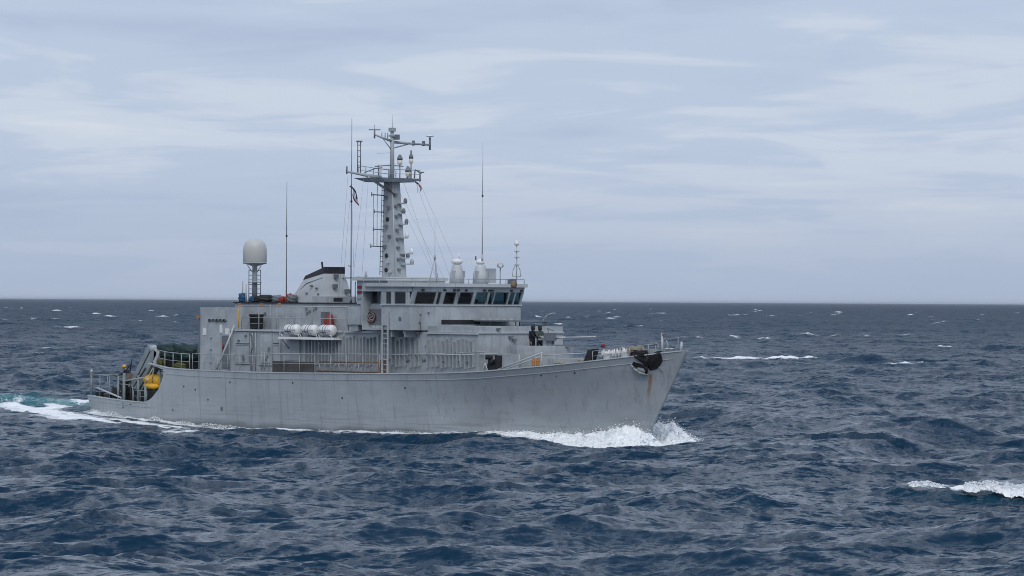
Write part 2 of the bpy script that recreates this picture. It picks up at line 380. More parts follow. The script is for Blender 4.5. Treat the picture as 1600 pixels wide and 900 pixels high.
TA = ocean_tile(229.0, 1024, 0.05, 2*pi/2.4, 0.0175, 30, wd, 3.4, 5)
TB = ocean_tile(41.0, 512, 2*pi/2.4, 2*pi/0.22, 0.0250, 34, wd, 2.2, 9)
CH = 1.35
J = (1+CH*TA['dxx'])*(1+CH*TA['dyy'])-(CH*TA['dxy'])**2
jth = np.quantile(J, 0.007)
fo = np.clip((jth+0.10-J)/0.22, 0, 1)
# let the foam trail behind the crest (upwind)
sm = fo.copy(); px_ = TA['n']/TA['L']
for i in range(1, 7):
    sm = np.maximum(sm, np.roll(fo, (int(round(-wd[0]*i*0.13*px_)), int(round(-wd[1]*i*0.13*px_))), (0, 1))*(1-i/7.5))
TA['foam'] = sm
f2 = fo.copy()
for i in range(-9, 10):
    f2 = np.maximum(f2, np.roll(fo, (int(round(R2[0]*i*0.45*px_)), int(round(R2[1]*i*0.45*px_))), (0, 1))*(1-abs(i)/11))
f3 = f2.copy()
for i in range(1, 5): f3 = np.maximum(f3, np.roll(f2, (int(round(-wd[0]*i*0.3*px_)), int(round(-wd[1]*i*0.3*px_))), (0, 1))*0.95)
TA['foam2'] = f3

# breaking crests seen in the photograph: centre, half length, direction of the crest line, crest height
BREAK = [((81.3,-39.3), 1.55, R2*0.998+V2*0.06, 0.62, 1.0), ((79.0,-40.9), 0.75, R2, 0.30, 0.7),
         ((-157.5,192.5), 8.5, R2, 0.50, 1.3), ((-116,174), 2.6, R2*0.9+V2*0.43, 0.6, 0.9), ((-228,308), 3.0, R2, 0.5, 0.9),
         ((41.8,-9.1), 1.3, R2, 0.30, 0.55), ((-341,381), 3.5, R2, 0.5, 0.9), ((-45.9,86.3), 1.0, R2, 0.35, 0.8), ((79.5,-49.9), 0.40, R2, 0.2, 0.55),
         ((5.6,-17.5), 1.5, R2, 0.40, 0.75)]
def sea(x, y, r):
    """choppy wind sea, the ship's own wave system, foam and aeration; returns displaced x, y, z, foam, aer"""
    h = samp(TA, 'h', x, y); ox = samp(TA, 'dx', x, y); oy = samp(TA, 'dy', x, y)
    ff = samp(TA, 'foam', x, y)
    hb = samp(TB, 'h', x, y); bx = samp(TB, 'dx', x, y); by = samp(TB, 'dy', x, y)
    grp = 0.32+1.10*fbm(x/60, y/60, 31, 3)
    patch = fbm(x/55, y/55, 77, 3)
    ff2 = samp(TA, 'foam2', x, y); wf = sstep(300, 700, r)
    foam = (ff*(1-wf)*0.6+ff2*wf*1.0)*sstep(0.555, 0.70, patch)
    d = hull_dist(x, y)
    side = np.where(y < 2.0, 1.0, 0.5)
    near = np.exp(-(np.maximum(d, 0)/9.0)**2)*sstep(-75, -30, x)
    hollow = np.exp(-(np.maximum(d, 0)/np.where(y < 0, 26.0, 12.0))**2)*sstep(-75, -30, x)     # the ship rides in a long swell trough
    calm = np.exp(-((x-80.4)**2+(y+40.0)**2)/6.5**2)          # a placed breaker carries its own wave
    calm = np.maximum(calm, np.exp(-((x+157.5)**2+(y-192.5)**2)/13.0**2)); calm = np.maximum(calm, np.exp(-((x+116)**2+(y-174)**2)/8.0**2))
    z = h*grp*(1-0.85*near)*(1-0.8*calm)+hb*(1-0.4*near)
    z = z+hollow*water_line(x)-0.35*hollow*np.clip(h, 0, 2)*(1-near)
    dx = ox*(1-0.8*near)*grp; dy = oy*(1-0.8*near)*grp
    # diverging bow wave: crest leaves the stem and runs aft and outward
    u = 21.5-x; a = np.abs(y)
    yc = 0.9+0.40*np.maximum(u, 0)**0.93
    e = a-yc; wdt = 0.95+0.07*np.maximum(u, 0)
    amp = 0.66*sstep(1.0, 8.5, u)*np.exp(-np.maximum(u-9, 0)/20)
    prof = np.where(e < 0, np.exp(-(e/(wdt*1.5))**2), np.exp(-(e/(wdt*1.05))**2))
    tro = -0.95*np.exp(-((e-2.5*wdt)/(1.2*wdt))**2)
    on = (x > -30)
    z = z+np.where(on, amp*(prof+tro), 0)
    crest = sstep(-1.0, 2.5, u)*np.exp(-((e+0.30)/(0.50*wdt))**2)*(1-sstep(26, 36, u))
    foam = np.maximum(foam, np.where(on, crest*(0.30+0.62*sstep(0.34, 0.60, fbm(x/2.4, y/1.5, 51, 3))+0.7*np.exp(-np.maximum(u, 0)/5.0)), 0))
    # broken water running along the plating
    al = sstep(-26, -24, x)*(1-sstep(21, 23, x))
    strip = np.exp(-(np.maximum(d, 0)/(0.42+0.022*np.maximum(20-x, 0)))**2)*al
    foam = np.maximum(foam, strip*(0.55+0.80*fbm(x/1.6, y/1.0, 5, 3))*1.0)
    band = np.exp(-((d-1.2-0.085*np.maximum(12-x, 0))/(0.5+0.055*np.maximum(12-x, 0)))**2)*sstep(14, 4, x)*sstep(-85, -45, x)
    foam = np.maximum(foam, np.where(y < 0, 1, 1)*band*(0.34+0.95*sstep(0.36, 0.62, fbm(x/3.2+y/9, y/1.3, 15, 4))))
    z = z+0.22*band*(fbm(x/2.2, y/1.2, 41, 3)-0.4)
    # stern wash
    t = -25.3-x; tp_ = np.maximum(t, 0)
    core = np.exp(-((y-1.6)/(4.8+0.14*tp_))**4)*sstep(-0.5, 0.8, t)
    lump = fbm(x/2.6, y/1.8, 61, 4)
    z = z+core*np.exp(-tp_/30)*(0.62*np.exp(-((t-6.5)/5.5)**2)+0.9*(lump-0.45))
    wash = fbm(x/4.0, y/1.6, 66, 4)
    foam = np.maximum(foam, core*np.exp(-tp_/80)*(0.22+0.44*sstep(0.36, 0.66, wash)+0.20*lump))
    aer = core*np.exp(-tp_/45)*(0.45+0.55*sstep(0.3, 0.6, fbm(x/6, y/2.5, 88, 3)))
    # placed breakers
    for (c, hl, dr, ht, fa) in BREAK:
        lim = max(hl*7, 16.0); ix = np.nonzero((np.abs(x-c[0]) < lim) & (np.abs(y-c[1]) < lim))[0]
        if not len(ix): continue
        dr = np.asarray(dr)/np.hypot(*dr); nr = np.array([dr[1], -dr[0]])
        if nr @ wd < 0: nr = -nr
        rx = x[ix]-c[0]; ry = y[ix]-c[1]; s = rx*dr[0]+ry*dr[1]
        w = 0.55*hl*(fbm(s/hl*1.1+c[0], np.zeros_like(s), 3, 3)-0.5)*0.8
        tt = rx*nr[0]+ry*nr[1]-w
        lw = np.exp(-(s/(hl*2.4))**2); sc = max(0.5, ht)*2.0
        pr = np.where(tt < 0, np.exp(np.minimum(tt, 0)/(sc*1.5)), np.exp(-(tt/(sc*0.62))**2))
        z[ix] += np.where(tt > -14, ht*lw*pr, 0)
        lf = np.exp(-(s/hl)**6)*(0.55+0.6*fbm(s/0.6, tt/0.6, 23, 3))
        dist = math.hypot(c[0]-EYE.x, c[1]-EYE.y)
        fz = np.exp(-((tt-0.10*sc)/max(0.26*sc, 0.0018*(dist-150)))**2)*lf*fa*1.2+0.5*fa*np.exp(-((tt+0.9*sc)/(0.8*sc))**2)*lf*sstep(0.45, 0.7, fbm(s/1.1, tt/0.5, 29, 4))
        foam[ix] = np.maximum(foam[ix], fz)
        aer[ix] = np.maximum(aer[ix], 0.035*lw*np.exp(-((tt-0.6*sc)/(0.6*sc))**2)*fa*(hl < 3.2))
    # keep water out of the hull
    ins = sstep(-0.15, -0.5, d)*(np.abs(x) < 25.4)
    z = np.where(ins > 0, z*(1-ins)-1.6*ins, z)
    X = x+CH*dx+0.8*bx; Y = y+CH*dy+0.8*by
    return X, Y, z, np.clip(foam, 0, 1.3), np.clip(aer, 0, 1)

def build_sea():
    rs = [70.0]
    while rs[-1] < 560: rs.append(rs[-1]*(1+(0.0023 if rs[-1] > 92 else 0.012)))
    while rs[-1] < 3200: rs.append(rs[-1]*1.0042)
    while rs[-1] < 90000: rs.append(rs[-1]*1.06)
    fine = np.linspace(-0.152, 0.152, 860)
    co = 0.152+0.0005*np.cumsum(1.16**np.arange(1, 41)); co = co[co < 0.75]
    an = np.concatenate([-co[::-1], fine, co]); rs = np.array(rs)
    Rr, Aa = np.meshgrid(rs, an, indexing='ij')
    x = EYE.x+Rr*(V2[0]*np.cos(Aa)+R2[0]*np.sin(Aa)); y = EYE.y+Rr*(V2[1]*np.cos(Aa)+R2[1]*np.sin(Aa))
    m, n = x.shape
    X, Y, Z, F, E_ = sea(x.ravel(), y.ravel(), Rr.ravel())
    fade = 1-sstep(4000, 9000, Rr.ravel()); Z = Z*fade; X = x.ravel()+(X-x.ravel())*fade; Y = y.ravel()+(Y-y.ravel())*fade; F = F*fade
    me = bpy.data.meshes.new('sea'); nv = m*n
    me.vertices.add(nv); me.vertices.foreach_set('co', np.stack([X, Y, Z], 1).astype(np.float32).ravel())
    i, j = np.meshgrid(np.arange(m-1), np.arange(n-1), indexing='ij'); a = (i*n+j).ravel()
    quads = np.stack([a, a+1, a+n+1, a+n], 1)          # rows go away from the eye, columns to the right
    nf = len(quads); me.loops.add(nf*4); me.polygons.add(nf)
    me.loops.foreach_set('vertex_index', quads.astype(np.int32).ravel())
    me.polygons.foreach_set('loop_start', (np.arange(nf)*4).astype(np.int32))
    me.polygons.foreach_set('use_smooth', np.ones(nf, bool))
    me.update(); me.validate()
    ripple = np.interp(Rr.ravel(), [70, 160, 350, 1000, 4000], [0.12, 0.15, 0.28, 0.46, 0.54])
    for nm, arr in (('foam', F), ('aer', E_), ('ripple', ripple)):
        at = me.attributes.new(nm, 'FLOAT', 'POINT'); at.data.foreach_set('value', arr.astype(np.float32))
    me.materials.append(MAT['sea_water'])
    o = bpy.data.objects.new('sea', me); COL.objects.link(o); tag(o, 'dark blue choppy open sea with scattered whitecaps', 'sea', kind='structure')
build_sea()

# ------------------------------------------------------------------ thrown foam (uncountable lumps and drops)
def ico():
    t = (1+sqrt(5))/2
    v = np.array([(-1,t,0),(1,t,0),(-1,-t,0),(1,-t,0),(0,-1,t),(0,1,t),(0,-1,-t),(0,1,-t),(t,0,-1),(t,0,1),(-t,0,-1),(-t,0,1)])/sqrt(1+t*t)
    f = np.array([(0,11,5),(0,5,1),(0,1,7),(0,7,10),(0,10,11),(1,5,9),(5,11,4),(11,10,2),(10,7,6),(7,1,8),(3,9,4),(3,4,2),(3,2,6),(3,6,8),(3,8,9),(4,9,5),(2,4,11),(6,2,10),(8,6,7),(9,8,1)])
    return v, f
def lumps(name, P, Rd, label, seed=1, squash=0.8):
    rg = np.random.default_rng(seed); v, f = ico(); n = len(P)
    q = rg.normal(size=(n, 12, 3))*0.22
    V = P[:, None, :]+(v[None]+q)*Rd[:, None, None]*np.array([1, 1, squash])
    Fc = (f[None]+np.arange(n)[:, None, None]*12).reshape(-1, 3)
    me = bpy.data.meshes.new(name); me.vertices.add(n*12); me.vertices.foreach_set('co', V.astype(np.float32).ravel())
    nf = len(Fc); me.loops.add(nf*3); me.polygons.add(nf); me.loops.foreach_set('vertex_index', Fc.astype(np.int32).ravel())
    me.polygons.foreach_set('loop_start', (np.arange(nf)*3).astype(np.int32)); me.polygons.foreach_set('use_smooth', np.ones(nf, bool)); me.update()
    me.materials.append(MAT['foam']); o = bpy.data.objects.new(name, me); COL.objects.link(o); tag(o, label, 'foam', kind='stuff'); return o
def seaz(x, y):
    x = np.asarray(x, float); y = np.asarray(y, float); return sea(x, y, np.full_like(x, 220.0))[2]
def sheet(name, X, Y, H, label, keep_h=0.03, lift=0.0):
    """foam sheet: a torn height field riding on the sea; H is the height of the froth above the water"""
    Xs, Ys, Z, _, _ = sea(X.ravel(), Y.ravel(), np.full(X.size, 200.0)); Z = Z.reshape(X.shape)
    m, n = X.shape; me = bpy.data.meshes.new(name)
    co = np.stack([X, Y, Z-0.03+H+lift], -1).reshape(-1, 3)
    i, j = np.meshgrid(np.arange(m-1), np.arange(n-1), indexing='ij'); a = (i*n+j).ravel(); Hf = H.ravel()
    ok = (Hf[a]+Hf[a+1]+Hf[a+n]+Hf[a+n+1])/4 > keep_h; a = a[ok]; q_ = np.stack([a, a+1, a+n+1, a+n], 1)
    me.from_pydata(co.tolist(), [], q_.tolist()); b = bmesh.new(); b.from_mesh(me)
    bmesh.ops.delete(b, geom=[v for v in b.verts if not v.link_faces], context='VERTS'); bmesh.ops.recalc_face_normals(b, faces=b.faces); b.to_mesh(me); b.free()
    me.polygons.foreach_set('use_smooth', [True]*len(me.polygons)); me.materials.append(MAT['foam'])
    o = bpy.data.objects.new(name, me); COL.objects.link(o); return tag(o, label, 'foam', kind='stuff')
def ridged(x, y, s, o=5):
    t = 0; a = 1; n = 0
    for i in range(o): t = t+a*(1-np.abs(2*vnoise(x*2**i+i*3.7, y*2**i+i*8.3, s+i)-1)); n += a; a *= 0.62
    return t/n
def froth(x, y, s):
    return 0.78*ridged(x/1.4, y/0.9, s, 4)+0.22*fbm(x/0.40, y/0.30, s+9, 3, 0.55)
def bow_profile(u, e, wm=1.0):
    if wm > 1:        # far side: a sheet thrown clear of the plating
        return 1.35*np.exp(-((u-1.2)/2.6)**2), 4.2+0*u, np.exp(-((e-2.1)/1.75)**2)*sstep(-3.6, 0.0, u)
    Hh = 1.32*np.exp(-((u-0.9)/2.2)**2)+0.45*np.exp(-((u-4.8)/2.4)**2)+0.20*np.exp(-((u-9)/3.0)**2)
    Wd = 2.2-0.16*np.clip(u-1, 0, 5)-0.03*np.clip(u-6, 0, 9)
    return Hh, Wd, np.exp(-((e-0.18*Wd)/(0.62*Wd))**2*1.2)*sstep(-3.6, 0.0, u)
def bow_sheet(sgn, seed, u0, u1, emax, name, label):
    U, Ee = np.meshgrid(np.arange(u0, u1, 0.04), np.arange(-0.25, emax, 0.045), indexing='ij')
    x = 22.15-U; y = np.where(U > 0, bwl(np.minimum(x, 22.2)), 0.0)+Ee*(1+0.0*U)+np.where(U < 0, 0.0, 0)
    Hh, Wd, sh = bow_profile(U, Ee, 1.0 if sgn < 0 else 2.3); n = froth(x+0.5*y, y, seed)
    H = Hh*sh*(0.30+1.05*n)-0.13*(1-sh)-0.02
    return sheet(name, x, sgn*y, H, label)
bow_sheet(-1, 3, -3.4, 13.5, 4.8, 'bow_wave_foam', 'white bow wave foam thrown off the near side of the grey ship bow')
bow_sheet(1, 7, -3.2, 6.0, 8.5, 'bow_spray_sheet', 'white foam fanning out ahead of the stem on the far side')
def bow_lumps(sgn, n, seed, umin, umax):
    rg = np.random.default_rng(seed)
    u = umin+(umax-umin)*rg.beta(1.3, 1.9, n); x = 22.15-u
    wm = 1.0 if sgn < 0 else 2.3; Hh, Wd, _ = bow_profile(u, 0*u, wm); e = np.abs(rg.normal(size=n))*0.55*Wd if sgn < 0 else np.abs(2.1+1.3*rg.normal(size=n))
    y = np.where(u > 0, bwl(np.minimum(x, 22.2)), 0.0)+e
    _, _, sh = bow_profile(u, e, wm); fr_ = froth(x+0.5*y, y, 3 if sgn < 0 else 7)
    h = Hh*sh*(0.30+1.05*fr_)*(0.92+0.25*rg.random(n)**2)+np.abs(rg.normal(size=n))*0.10*Hh
    kp = sh > 0.2; r_ = 0.010+0.036*rg.random(n)**2.5
    return np.stack([x, sgn*y, seaz(x, sgn*y)-0.03+h], 1)[kp], r_[kp]
P_, r_ = bow_lumps(-1, 1200, 3, -1.8, 9.5); lumps('bow_wave_froth', P_, r_, 'loose white froth torn from the near bow wave', 3)
P_, r_ = bow_lumps(1, 1500, 4, -2.4, 5.0); lumps('bow_spray', P_, r_, 'loose white spray ahead of the stem on the far side', 4)
def drops():
    rg = np.random.default_rng(15); n = 3000
    u = rg.normal(size=n)*2.0+0.6; x = 22.0-u; sg = np.where(rg.random(n) < 0.6, -1, 1)
    y = sg*(np.where(u > 0, bwl(np.minimum(x, 22.2)), 0)+np.abs(rg.normal(size=n))*1.3)
    z = seaz(x, y)+0.2+np.abs(rg.normal(size=n))*0.42
    return np.stack([x, y, z], 1), 0.006+0.012*rg.random(n)**2
Pd, Rd_ = drops(); lumps('spray_drops', Pd, Rd_, 'fine white spray drops flying above the bow wave', 5, 1.0)
def crest_foam(k, n, seed, label):
    rg = np.random.default_rng(seed); c, hl, dr, ht, fa = BREAK[k]
    dr = np.asarray(dr)/np.hypot(*dr); nr = np.array([dr[1], -dr[0]]); nr = nr if nr @ wd > 0 else -nr
    sc = max(0.5, ht)*2.0
    def prof(s, tt):
        cov = 0.35+0.9*fbm(s/0.8+seed, s*0+seed, 4, 3); cov = cov*np.exp(-(s/hl)**8)
        tongue = 0.26+0.55*fbm(s/0.45, s*0+3.3, seed+2, 3)
        sh = sstep(-0.10*sc, 0.04*sc, tt)*(1-sstep(0.30*sc*tongue, 0.95*sc*tongue, tt))
        return cov*sh
    Sg, Tg = np.meshgrid(np.arange(-hl*1.1, hl*1.1, 0.03), np.arange(-0.25*sc, 0.8*sc, 0.03), indexing='ij')
    w = 0.55*hl*(fbm(Sg/hl*1.1+c[0], Sg*0, 3, 3)-0.5)*0.8
    x = c[0]+Sg*dr[0]+(Tg+w)*nr[0]; y = c[1]+Sg*dr[1]+(Tg+w)*nr[1]
    p = prof(Sg, Tg); H = 0.30*ht*p*(0.2+1.2*froth(x*1.6, y*1.6, seed))-0.05*(1-p)-0.01
    sheet('breaking_crest_foam', x, y, H, label, 0.012)
    s = (rg.random(n)*2-1)*hl; tt = rg.normal(size=n)*0.16*sc+0.06*sc; w = 0.55*hl*(fbm(s/hl*1.1+c[0], s*0, 3, 3)-0.5)*0.8
    x = c[0]+s*dr[0]+(tt+w)*nr[0]; y = c[1]+s*dr[1]+(tt+w)*nr[1]; p = prof(s, tt); kp = p > 0.25
    z = sea(x, y, np.full_like(x, 150.0))[2]+0.30*ht*p*(0.2+1.2*froth(x*1.6, y*1.6, seed))+np.abs(rg.normal(size=n))*0.05*ht
    lumps('breaking_crest_drops', np.stack([x, y, z], 1)[kp], (0.006+0.022*rg.random(n)**2.5)[kp], 'loose drops over the '+label, seed)
crest_foam(0, 3500, 21, 'long white breaking crest in the right foreground')
crest_foam(1, 1000, 22, 'short torn white crest left of the long breaking one')
crest_foam(9, 1000, 23, 'small white breaking crest abeam the ship amidships')
def side_lumps():
    rg = np.random.default_rng(30); n = 9000
    x = rg.random(n)*45-25; y = -(bwl(x)+np.abs(rg.normal(size=n))*0.22+0.02)
    q = fbm(x/1.9, y*0+2, 19, 3); keep = q > 0.36+0.06*np.sin(x*0.5)
    z = seaz(x, y)+rg.random(n)**1.5*0.26*sstep(0.36, 0.66, q)
    return np.stack([x, y, z], 1)[keep], (0.008+0.030*rg.random(n)**2)[keep]
P_, r_ = side_lumps(); lumps('waterline_foam', P_, r_, 'broken white foam running along the grey hull waterline', 9, 0.6)

# ================================================================== SHIP
ship = empty('minehunter_ship', (0,0,0), 'grey naval minehunter under way with tall mast, white radome and black-banded funnel', 'ship')
def zdeck(x): return np.interp(x, [-18.2,-16,-13.5,-7,-1,5,10.2,12.4,14.8,17,19,20.9,22.7,24.1,25.2], [3.20,2.95,2.88,2.84,2.90,2.98,3.11,3.22,3.42,3.62,3.83,4.05,4.26,4.44,4.56])
def zlow(x): return np.interp(x, [-25.7,-22,-20,-18,-10,30], [1.04,0.86,0.79,0.74,0.74,0.74])
def stem(z): return 22.25+(z-0.0)*(25.2-22.25)/4.56
def stern(z): return -25.25-0.42*(z/1.04)
def hb(x, z):
    """half breadth of the hull"""
    zt = zdeck(np.maximum(x, -16)); xe = x-(stem(z)-25.2)*sstep(8, 24, x)     # shift stations so the stem closes
    bd_ = bdeck(np.minimum(xe, 25.2)); t = np.clip((z+0.5)/(zt+0.5), -0.8, 1)
    xw = x+(22.3-stem(z))*sstep(6, 22, x)
    bw_ = bwl(np.minimum(xw, 22.3)); p = 1.0+0.55*sstep(4, 18, x)
    up = bw_+(np.maximum(bd_-bw_, 0))*np.maximum(t, 0)**p
    return np.maximum(np.where(t < 0, bw_*(1+t*0.35), up), 0.03)
hm = MB()
US = np.concatenate([np.linspace(0, 0.86, 70), np.linspace(0.87, 1, 34)])
for sg in (-1, 1):
    rows = []
    for t in np.linspace(0, 1, 9):
        row = []
        for u in US:
            x = -25.4+u*(stem(0)+25.4); z = -2.2+t*(zlow(x)+2.2)
            xs = stern(z); xx = xs+u*(stem(z)-xs); zz = -2.2+t*(zlow(xx)+2.2); row.append((xx, sg*hb(xx, zz), zz))
        rows.append(row)
    hm.grid(rows, True, flip=(sg > 0))
    rows = []
    for t in np.linspace(0, 1, 15):
        row = []
        xa = np.interp(t, [0, 0.06, 0.15, 0.35, 0.65, 0.85, 0.93, 0.955, 1], [-18.9, -18.3, -17.85, -17.2, -16.7, -16.5, -16.6, -17.6, -18.2])
        for u in US:
            x0 = xa+u*(24-xa); zt = zdeck(x0); z = 0.74+t*(zt-0.74); xx = xa+u*(stem(z)-xa)
            zl = zlow(xx); z = zl+t*(zdeck(xx)-zl); xx = xa+u*(stem(z)-xa); row.append((xx, sg*(hb(xx, z)+(0.004 if t == 0 else 0)), z))
        rows.append(row)
    hm.grid(rows, True, flip=(sg > 0))
# transom
tr = []
for z in np.linspace(-2.2, 1.04, 6):
    x = stern(z); b = float(hb(x, z)); tr.append([(x, b*k, z) for k in np.linspace(-1, 1, 5)])
hm.grid(tr, False)
for z0_, z1_ in zip(np.linspace(-2.2, 4.5, 24)[:-1], np.linspace(-2.2, 4.5, 24)[1:]):      # rounded stem bar
    hm.tube((stem(z0_)-0.02, 0, z0_), (stem(z1_)-0.02, 0, z1_), 0.075, n=10, cap=False)
hull = hm.build('hull', 'hull_paint', ship)
# decks
def deck_strip(name, x0, x1, zf, mat, n=50, inset=0.05, parent=None):
    P = [[(x, k*(float(hb(x, zf(x)))-inset), float(zf(x))) for k in (-1, -0.5, 0, 0.5, 1)] for x in np.linspace(x0, x1, n)]
    return MB().grid(P, False).build(name, mat, parent or ship)
deck_strip('main_deck', -18.0, 24.9, lambda x: zdeck(x)-0.07, 'deck')
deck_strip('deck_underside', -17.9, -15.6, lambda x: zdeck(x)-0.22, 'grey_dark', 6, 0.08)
deck_strip('work_deck', -25.4, -15.6, lambda x: 0.36, 'deck', 12)
box('work_deck_bulkhead', 'grey_dark', ship, -15.75, -15.6, -4.1, 4.1, 0.3, 2.8)
# gunwale, rubbing strake
def along(name, x0, x1, zf, off, w, h, mat='grey', n=60, side=-1, parent=None):
    m = MB(); rows = [[], [], [], []]
    P = []
    for x in np.linspace(x0, x1, n):
        z = float(zf(x)); y = float(hb(x, z))+off
        P.append([(x, side*(y-w), z-h/2), (x, side*y, z-h/2), (x, side*y, z+h/2), (x, side*(y-w), z+h/2), (x, side*(y-w), z-h/2)])
    m.grid(P, False); m.add([p for p in P[0][:4]], [(0, 1, 2, 3)]); m.add([p for p in P[-1][:4]], [(0, 1, 2, 3)])
    return m.build(name, mat, parent or hull)
for sd in (-1, 1):
    along('gunwale', -18.15, 25.0, lambda x: zdeck(x)+0.012, 0.03, 0.16, 0.06, 'grey_light', 90, sd)
    along('rubbing_strake', -16.2, 24.3, lambda x: zdeck(x)-0.36, 0.022, 0.06, 0.045, 'hull_paint', 80, sd)
    along('stern_gunwale', -25.6, -18.5, lambda x: zlow(x)+0.01, 0.03, 0.14, 0.06, 'grey_light', 20, sd)
    along('stern_strake', -25.5, -17.6, lambda x: zlow(x)-0.26, 0.022, 0.06, 0.04, 'hull_paint', 20, sd)
# small hull fittings: scuppers and discharge ports
for x, z in [(-14.4,1.85),(-13.2,1.68),(-9.6,2.2),(-11.9,1.1),(-3.5,2.3),(1.0,1.5),(-21.2,0.62),(-20.3,0.58),(16.5,3.1),(18.6,3.28),(6.5,2.2)]:
    y = -float(hb(x, z)); tube('scupper', 'black', hull, (x, y+0.05, z), (x, y-0.012, z), 0.06, n=10)
# waterline exhaust streak plate
tube('hull_discharge', 'grey_dark', hull, (-10.5, -float(hb(-10.5,0.6))+0.05, 0.6), (-10.5, -float(hb(-10.5,0.6))-0.03, 0.6), 0.12, n=12)

# ---------------- superstructure, main level
sup = MB()
sup.box(-10.9, 11.75, -3.25, 3.25, 2.6, 5.40)
sup = sup.build('superstructure', 'grey', ship)
WALL = -3.25
aft = MB(); aft.box(-14.05, -10.9, -3.25, 3.25, 2.6, 5.42); aft = aft.build('aft_deckhouse', 'grey', ship)
# raised screen on the aft deckhouse with its opening
sc = MB(); y0, y1 = -3.25, -3.17
sc.box(-14.05, -12.22, y0, y1, 5.42, 6.72); sc.box(-11.55, -10.02, y0, y1, 5.42, 6.73); sc.box(-12.22, -11.55, y0, y1, 5.42, 5.98); sc.box(-12.22, -11.55, y0, y1, 6.64, 6.72)
sc.box(-14.05, -13.97, -3.17, -1.2, 5.42, 6.6)
sc.build('screen', 'grey', aft)
box('screen_ledge', 'grey_dark', aft, -13.2, -11.4, -3.33, -3.25, 5.90, 5.96)
for i in range(5): box('screen_bracket', 'black', aft, -13.1+i*0.36, -13.0+i*0.36, -3.36, -3.25, 5.84+0.04*(i % 2), 6.0)
# stains and notices on the aft deckhouse
for x, z, w, h in [(-13.6,5.22,0.30,0.42),(-11.95,5.42,0.24,0.5),(-11.35,5.26,0.30,0.38)]:
    box('notice_plate', 'white', aft, x-w/2, x+w/2, -3.28, -3.25, z-h/2, z+h/2)
MB().box(-12.9, -12.0, -3.30, -3.25, 2.9, 5.1).build('watertight_door', 'grey', aft)
for z in (3.3, 4.1, 4.8): box('door_clip', 'grey_dark', aft, -12.98, -12.78, -3.33, -3.30, z, z+0.06)
box('locker_recess', 'grey_dark', aft, -11.85, -11.1, -3.27, -3.25, 3.0, 5.0)
tube('downpipe', 'grey', aft, (-11.0,-3.34,2.9), (-11.0,-3.34,5.4), 0.05)
tube('fire_hydrant', 'red', aft, (-11.55,-3.4,4.2), (-11.55,-3.4,4.5), 0.05)
tube('yellow_pole', 'yellow', aft, (-10.15,-3.32,5.45), (-10.15,-3.32,6.66), 0.024)
tube('casing_pole', 'grey_light', aft, (-8.75,-1.98,5.5), (-8.75,-1.98,6.9), 0.025)
# lip at deck edge 01
for x0, x1 in ((-10.9, -0.2), (0.0, 6.6), (7.4, 11.78)):
    box('deck_lip', 'grey_light', sup, x0, x1, -3.36, -3.25, 5.30, 5.40)
# wall details, aft part of the side
def frame_panel(x0, x1, z0, z1, name='panel_frame', t=0.05, mat='grey'):
    box('panel_shadow_gap', 'grey_dark', sup, x0-0.035, x1+0.035, -3.262, -3.25, z0-0.035, z1+0.035); box('panel_face', 'grey', sup, x0+t, x1-t, -3.275, -3.262, z0+t, z1-t)  # dark plate behind the frame paints a shadow gap round the panel
    m = MB(); y0, y1 = -3.31, -3.25
    m.box(x0, x1, y0, y1, z1-t, z1); m.box(x0, x1, y0, y1, z0, z0+t); m.box(x0, x0+t, y0, y1, z0+t, z1-t); m.box(x1-t, x1, y0, y1, z0+t, z1-t)
    return m.build(name, mat, sup)
frame_panel(-10.45, -9.1, 4.55, 5.25); frame_panel(-10.45, -9.1, 3.3, 4.48)
MB().box(-10.35, -9.2, -3.29, -3.25, 3.4, 4.4).build('hatch_cover', 'grey', sup)
frame_panel(-8.15, -6.85, 3.25, 5.22); MB().box(-8.0, -7.0, -3.32, -3.25, 3.4, 5.1).build('side_door', 'grey', sup)
box('door_handle', 'grey_dark', sup, -7.2, -7.08, -3.38, -3.32, 4.1, 4.35)
frame_panel(-6.78, -6.12, 4.62, 5.22); frame_panel(-6.78, -6.12, 3.25, 4.55)
for x in (-8.9, -8.75, -8.45): tube('wall_pipe', 'grey', sup, (x,-3.33,2.9), (x,-3.33,5.2), 0.032)
MB().path([(-9.0,-3.36,5.25),(-8.7,-3.4,5.0),(-8.6,-3.4,4.4),(-8.85,-3.36,4.0)], 0.03).build('wall_hose', 'grey_dark', sup)
for x, z in ((-9.5,4.95),(-10.2,4.65),(-9.75,3.75),(-9.7,3.55),(-7.3,3.75),(-7.5,3.55)): box('wall_fitting', 'grey_dark', sup, x, x+0.14, -3.37, -3.25, z, z+0.12)
for x in (-7.6,-7.35): tube('valve_pipe', 'steel', sup, (x,-3.5,2.95),(x,-3.5,4.05),0.03)
box('step_edge', 'grey', sup, -6.05, -5.97, -3.42, -3.25, 2.85, 5.36)
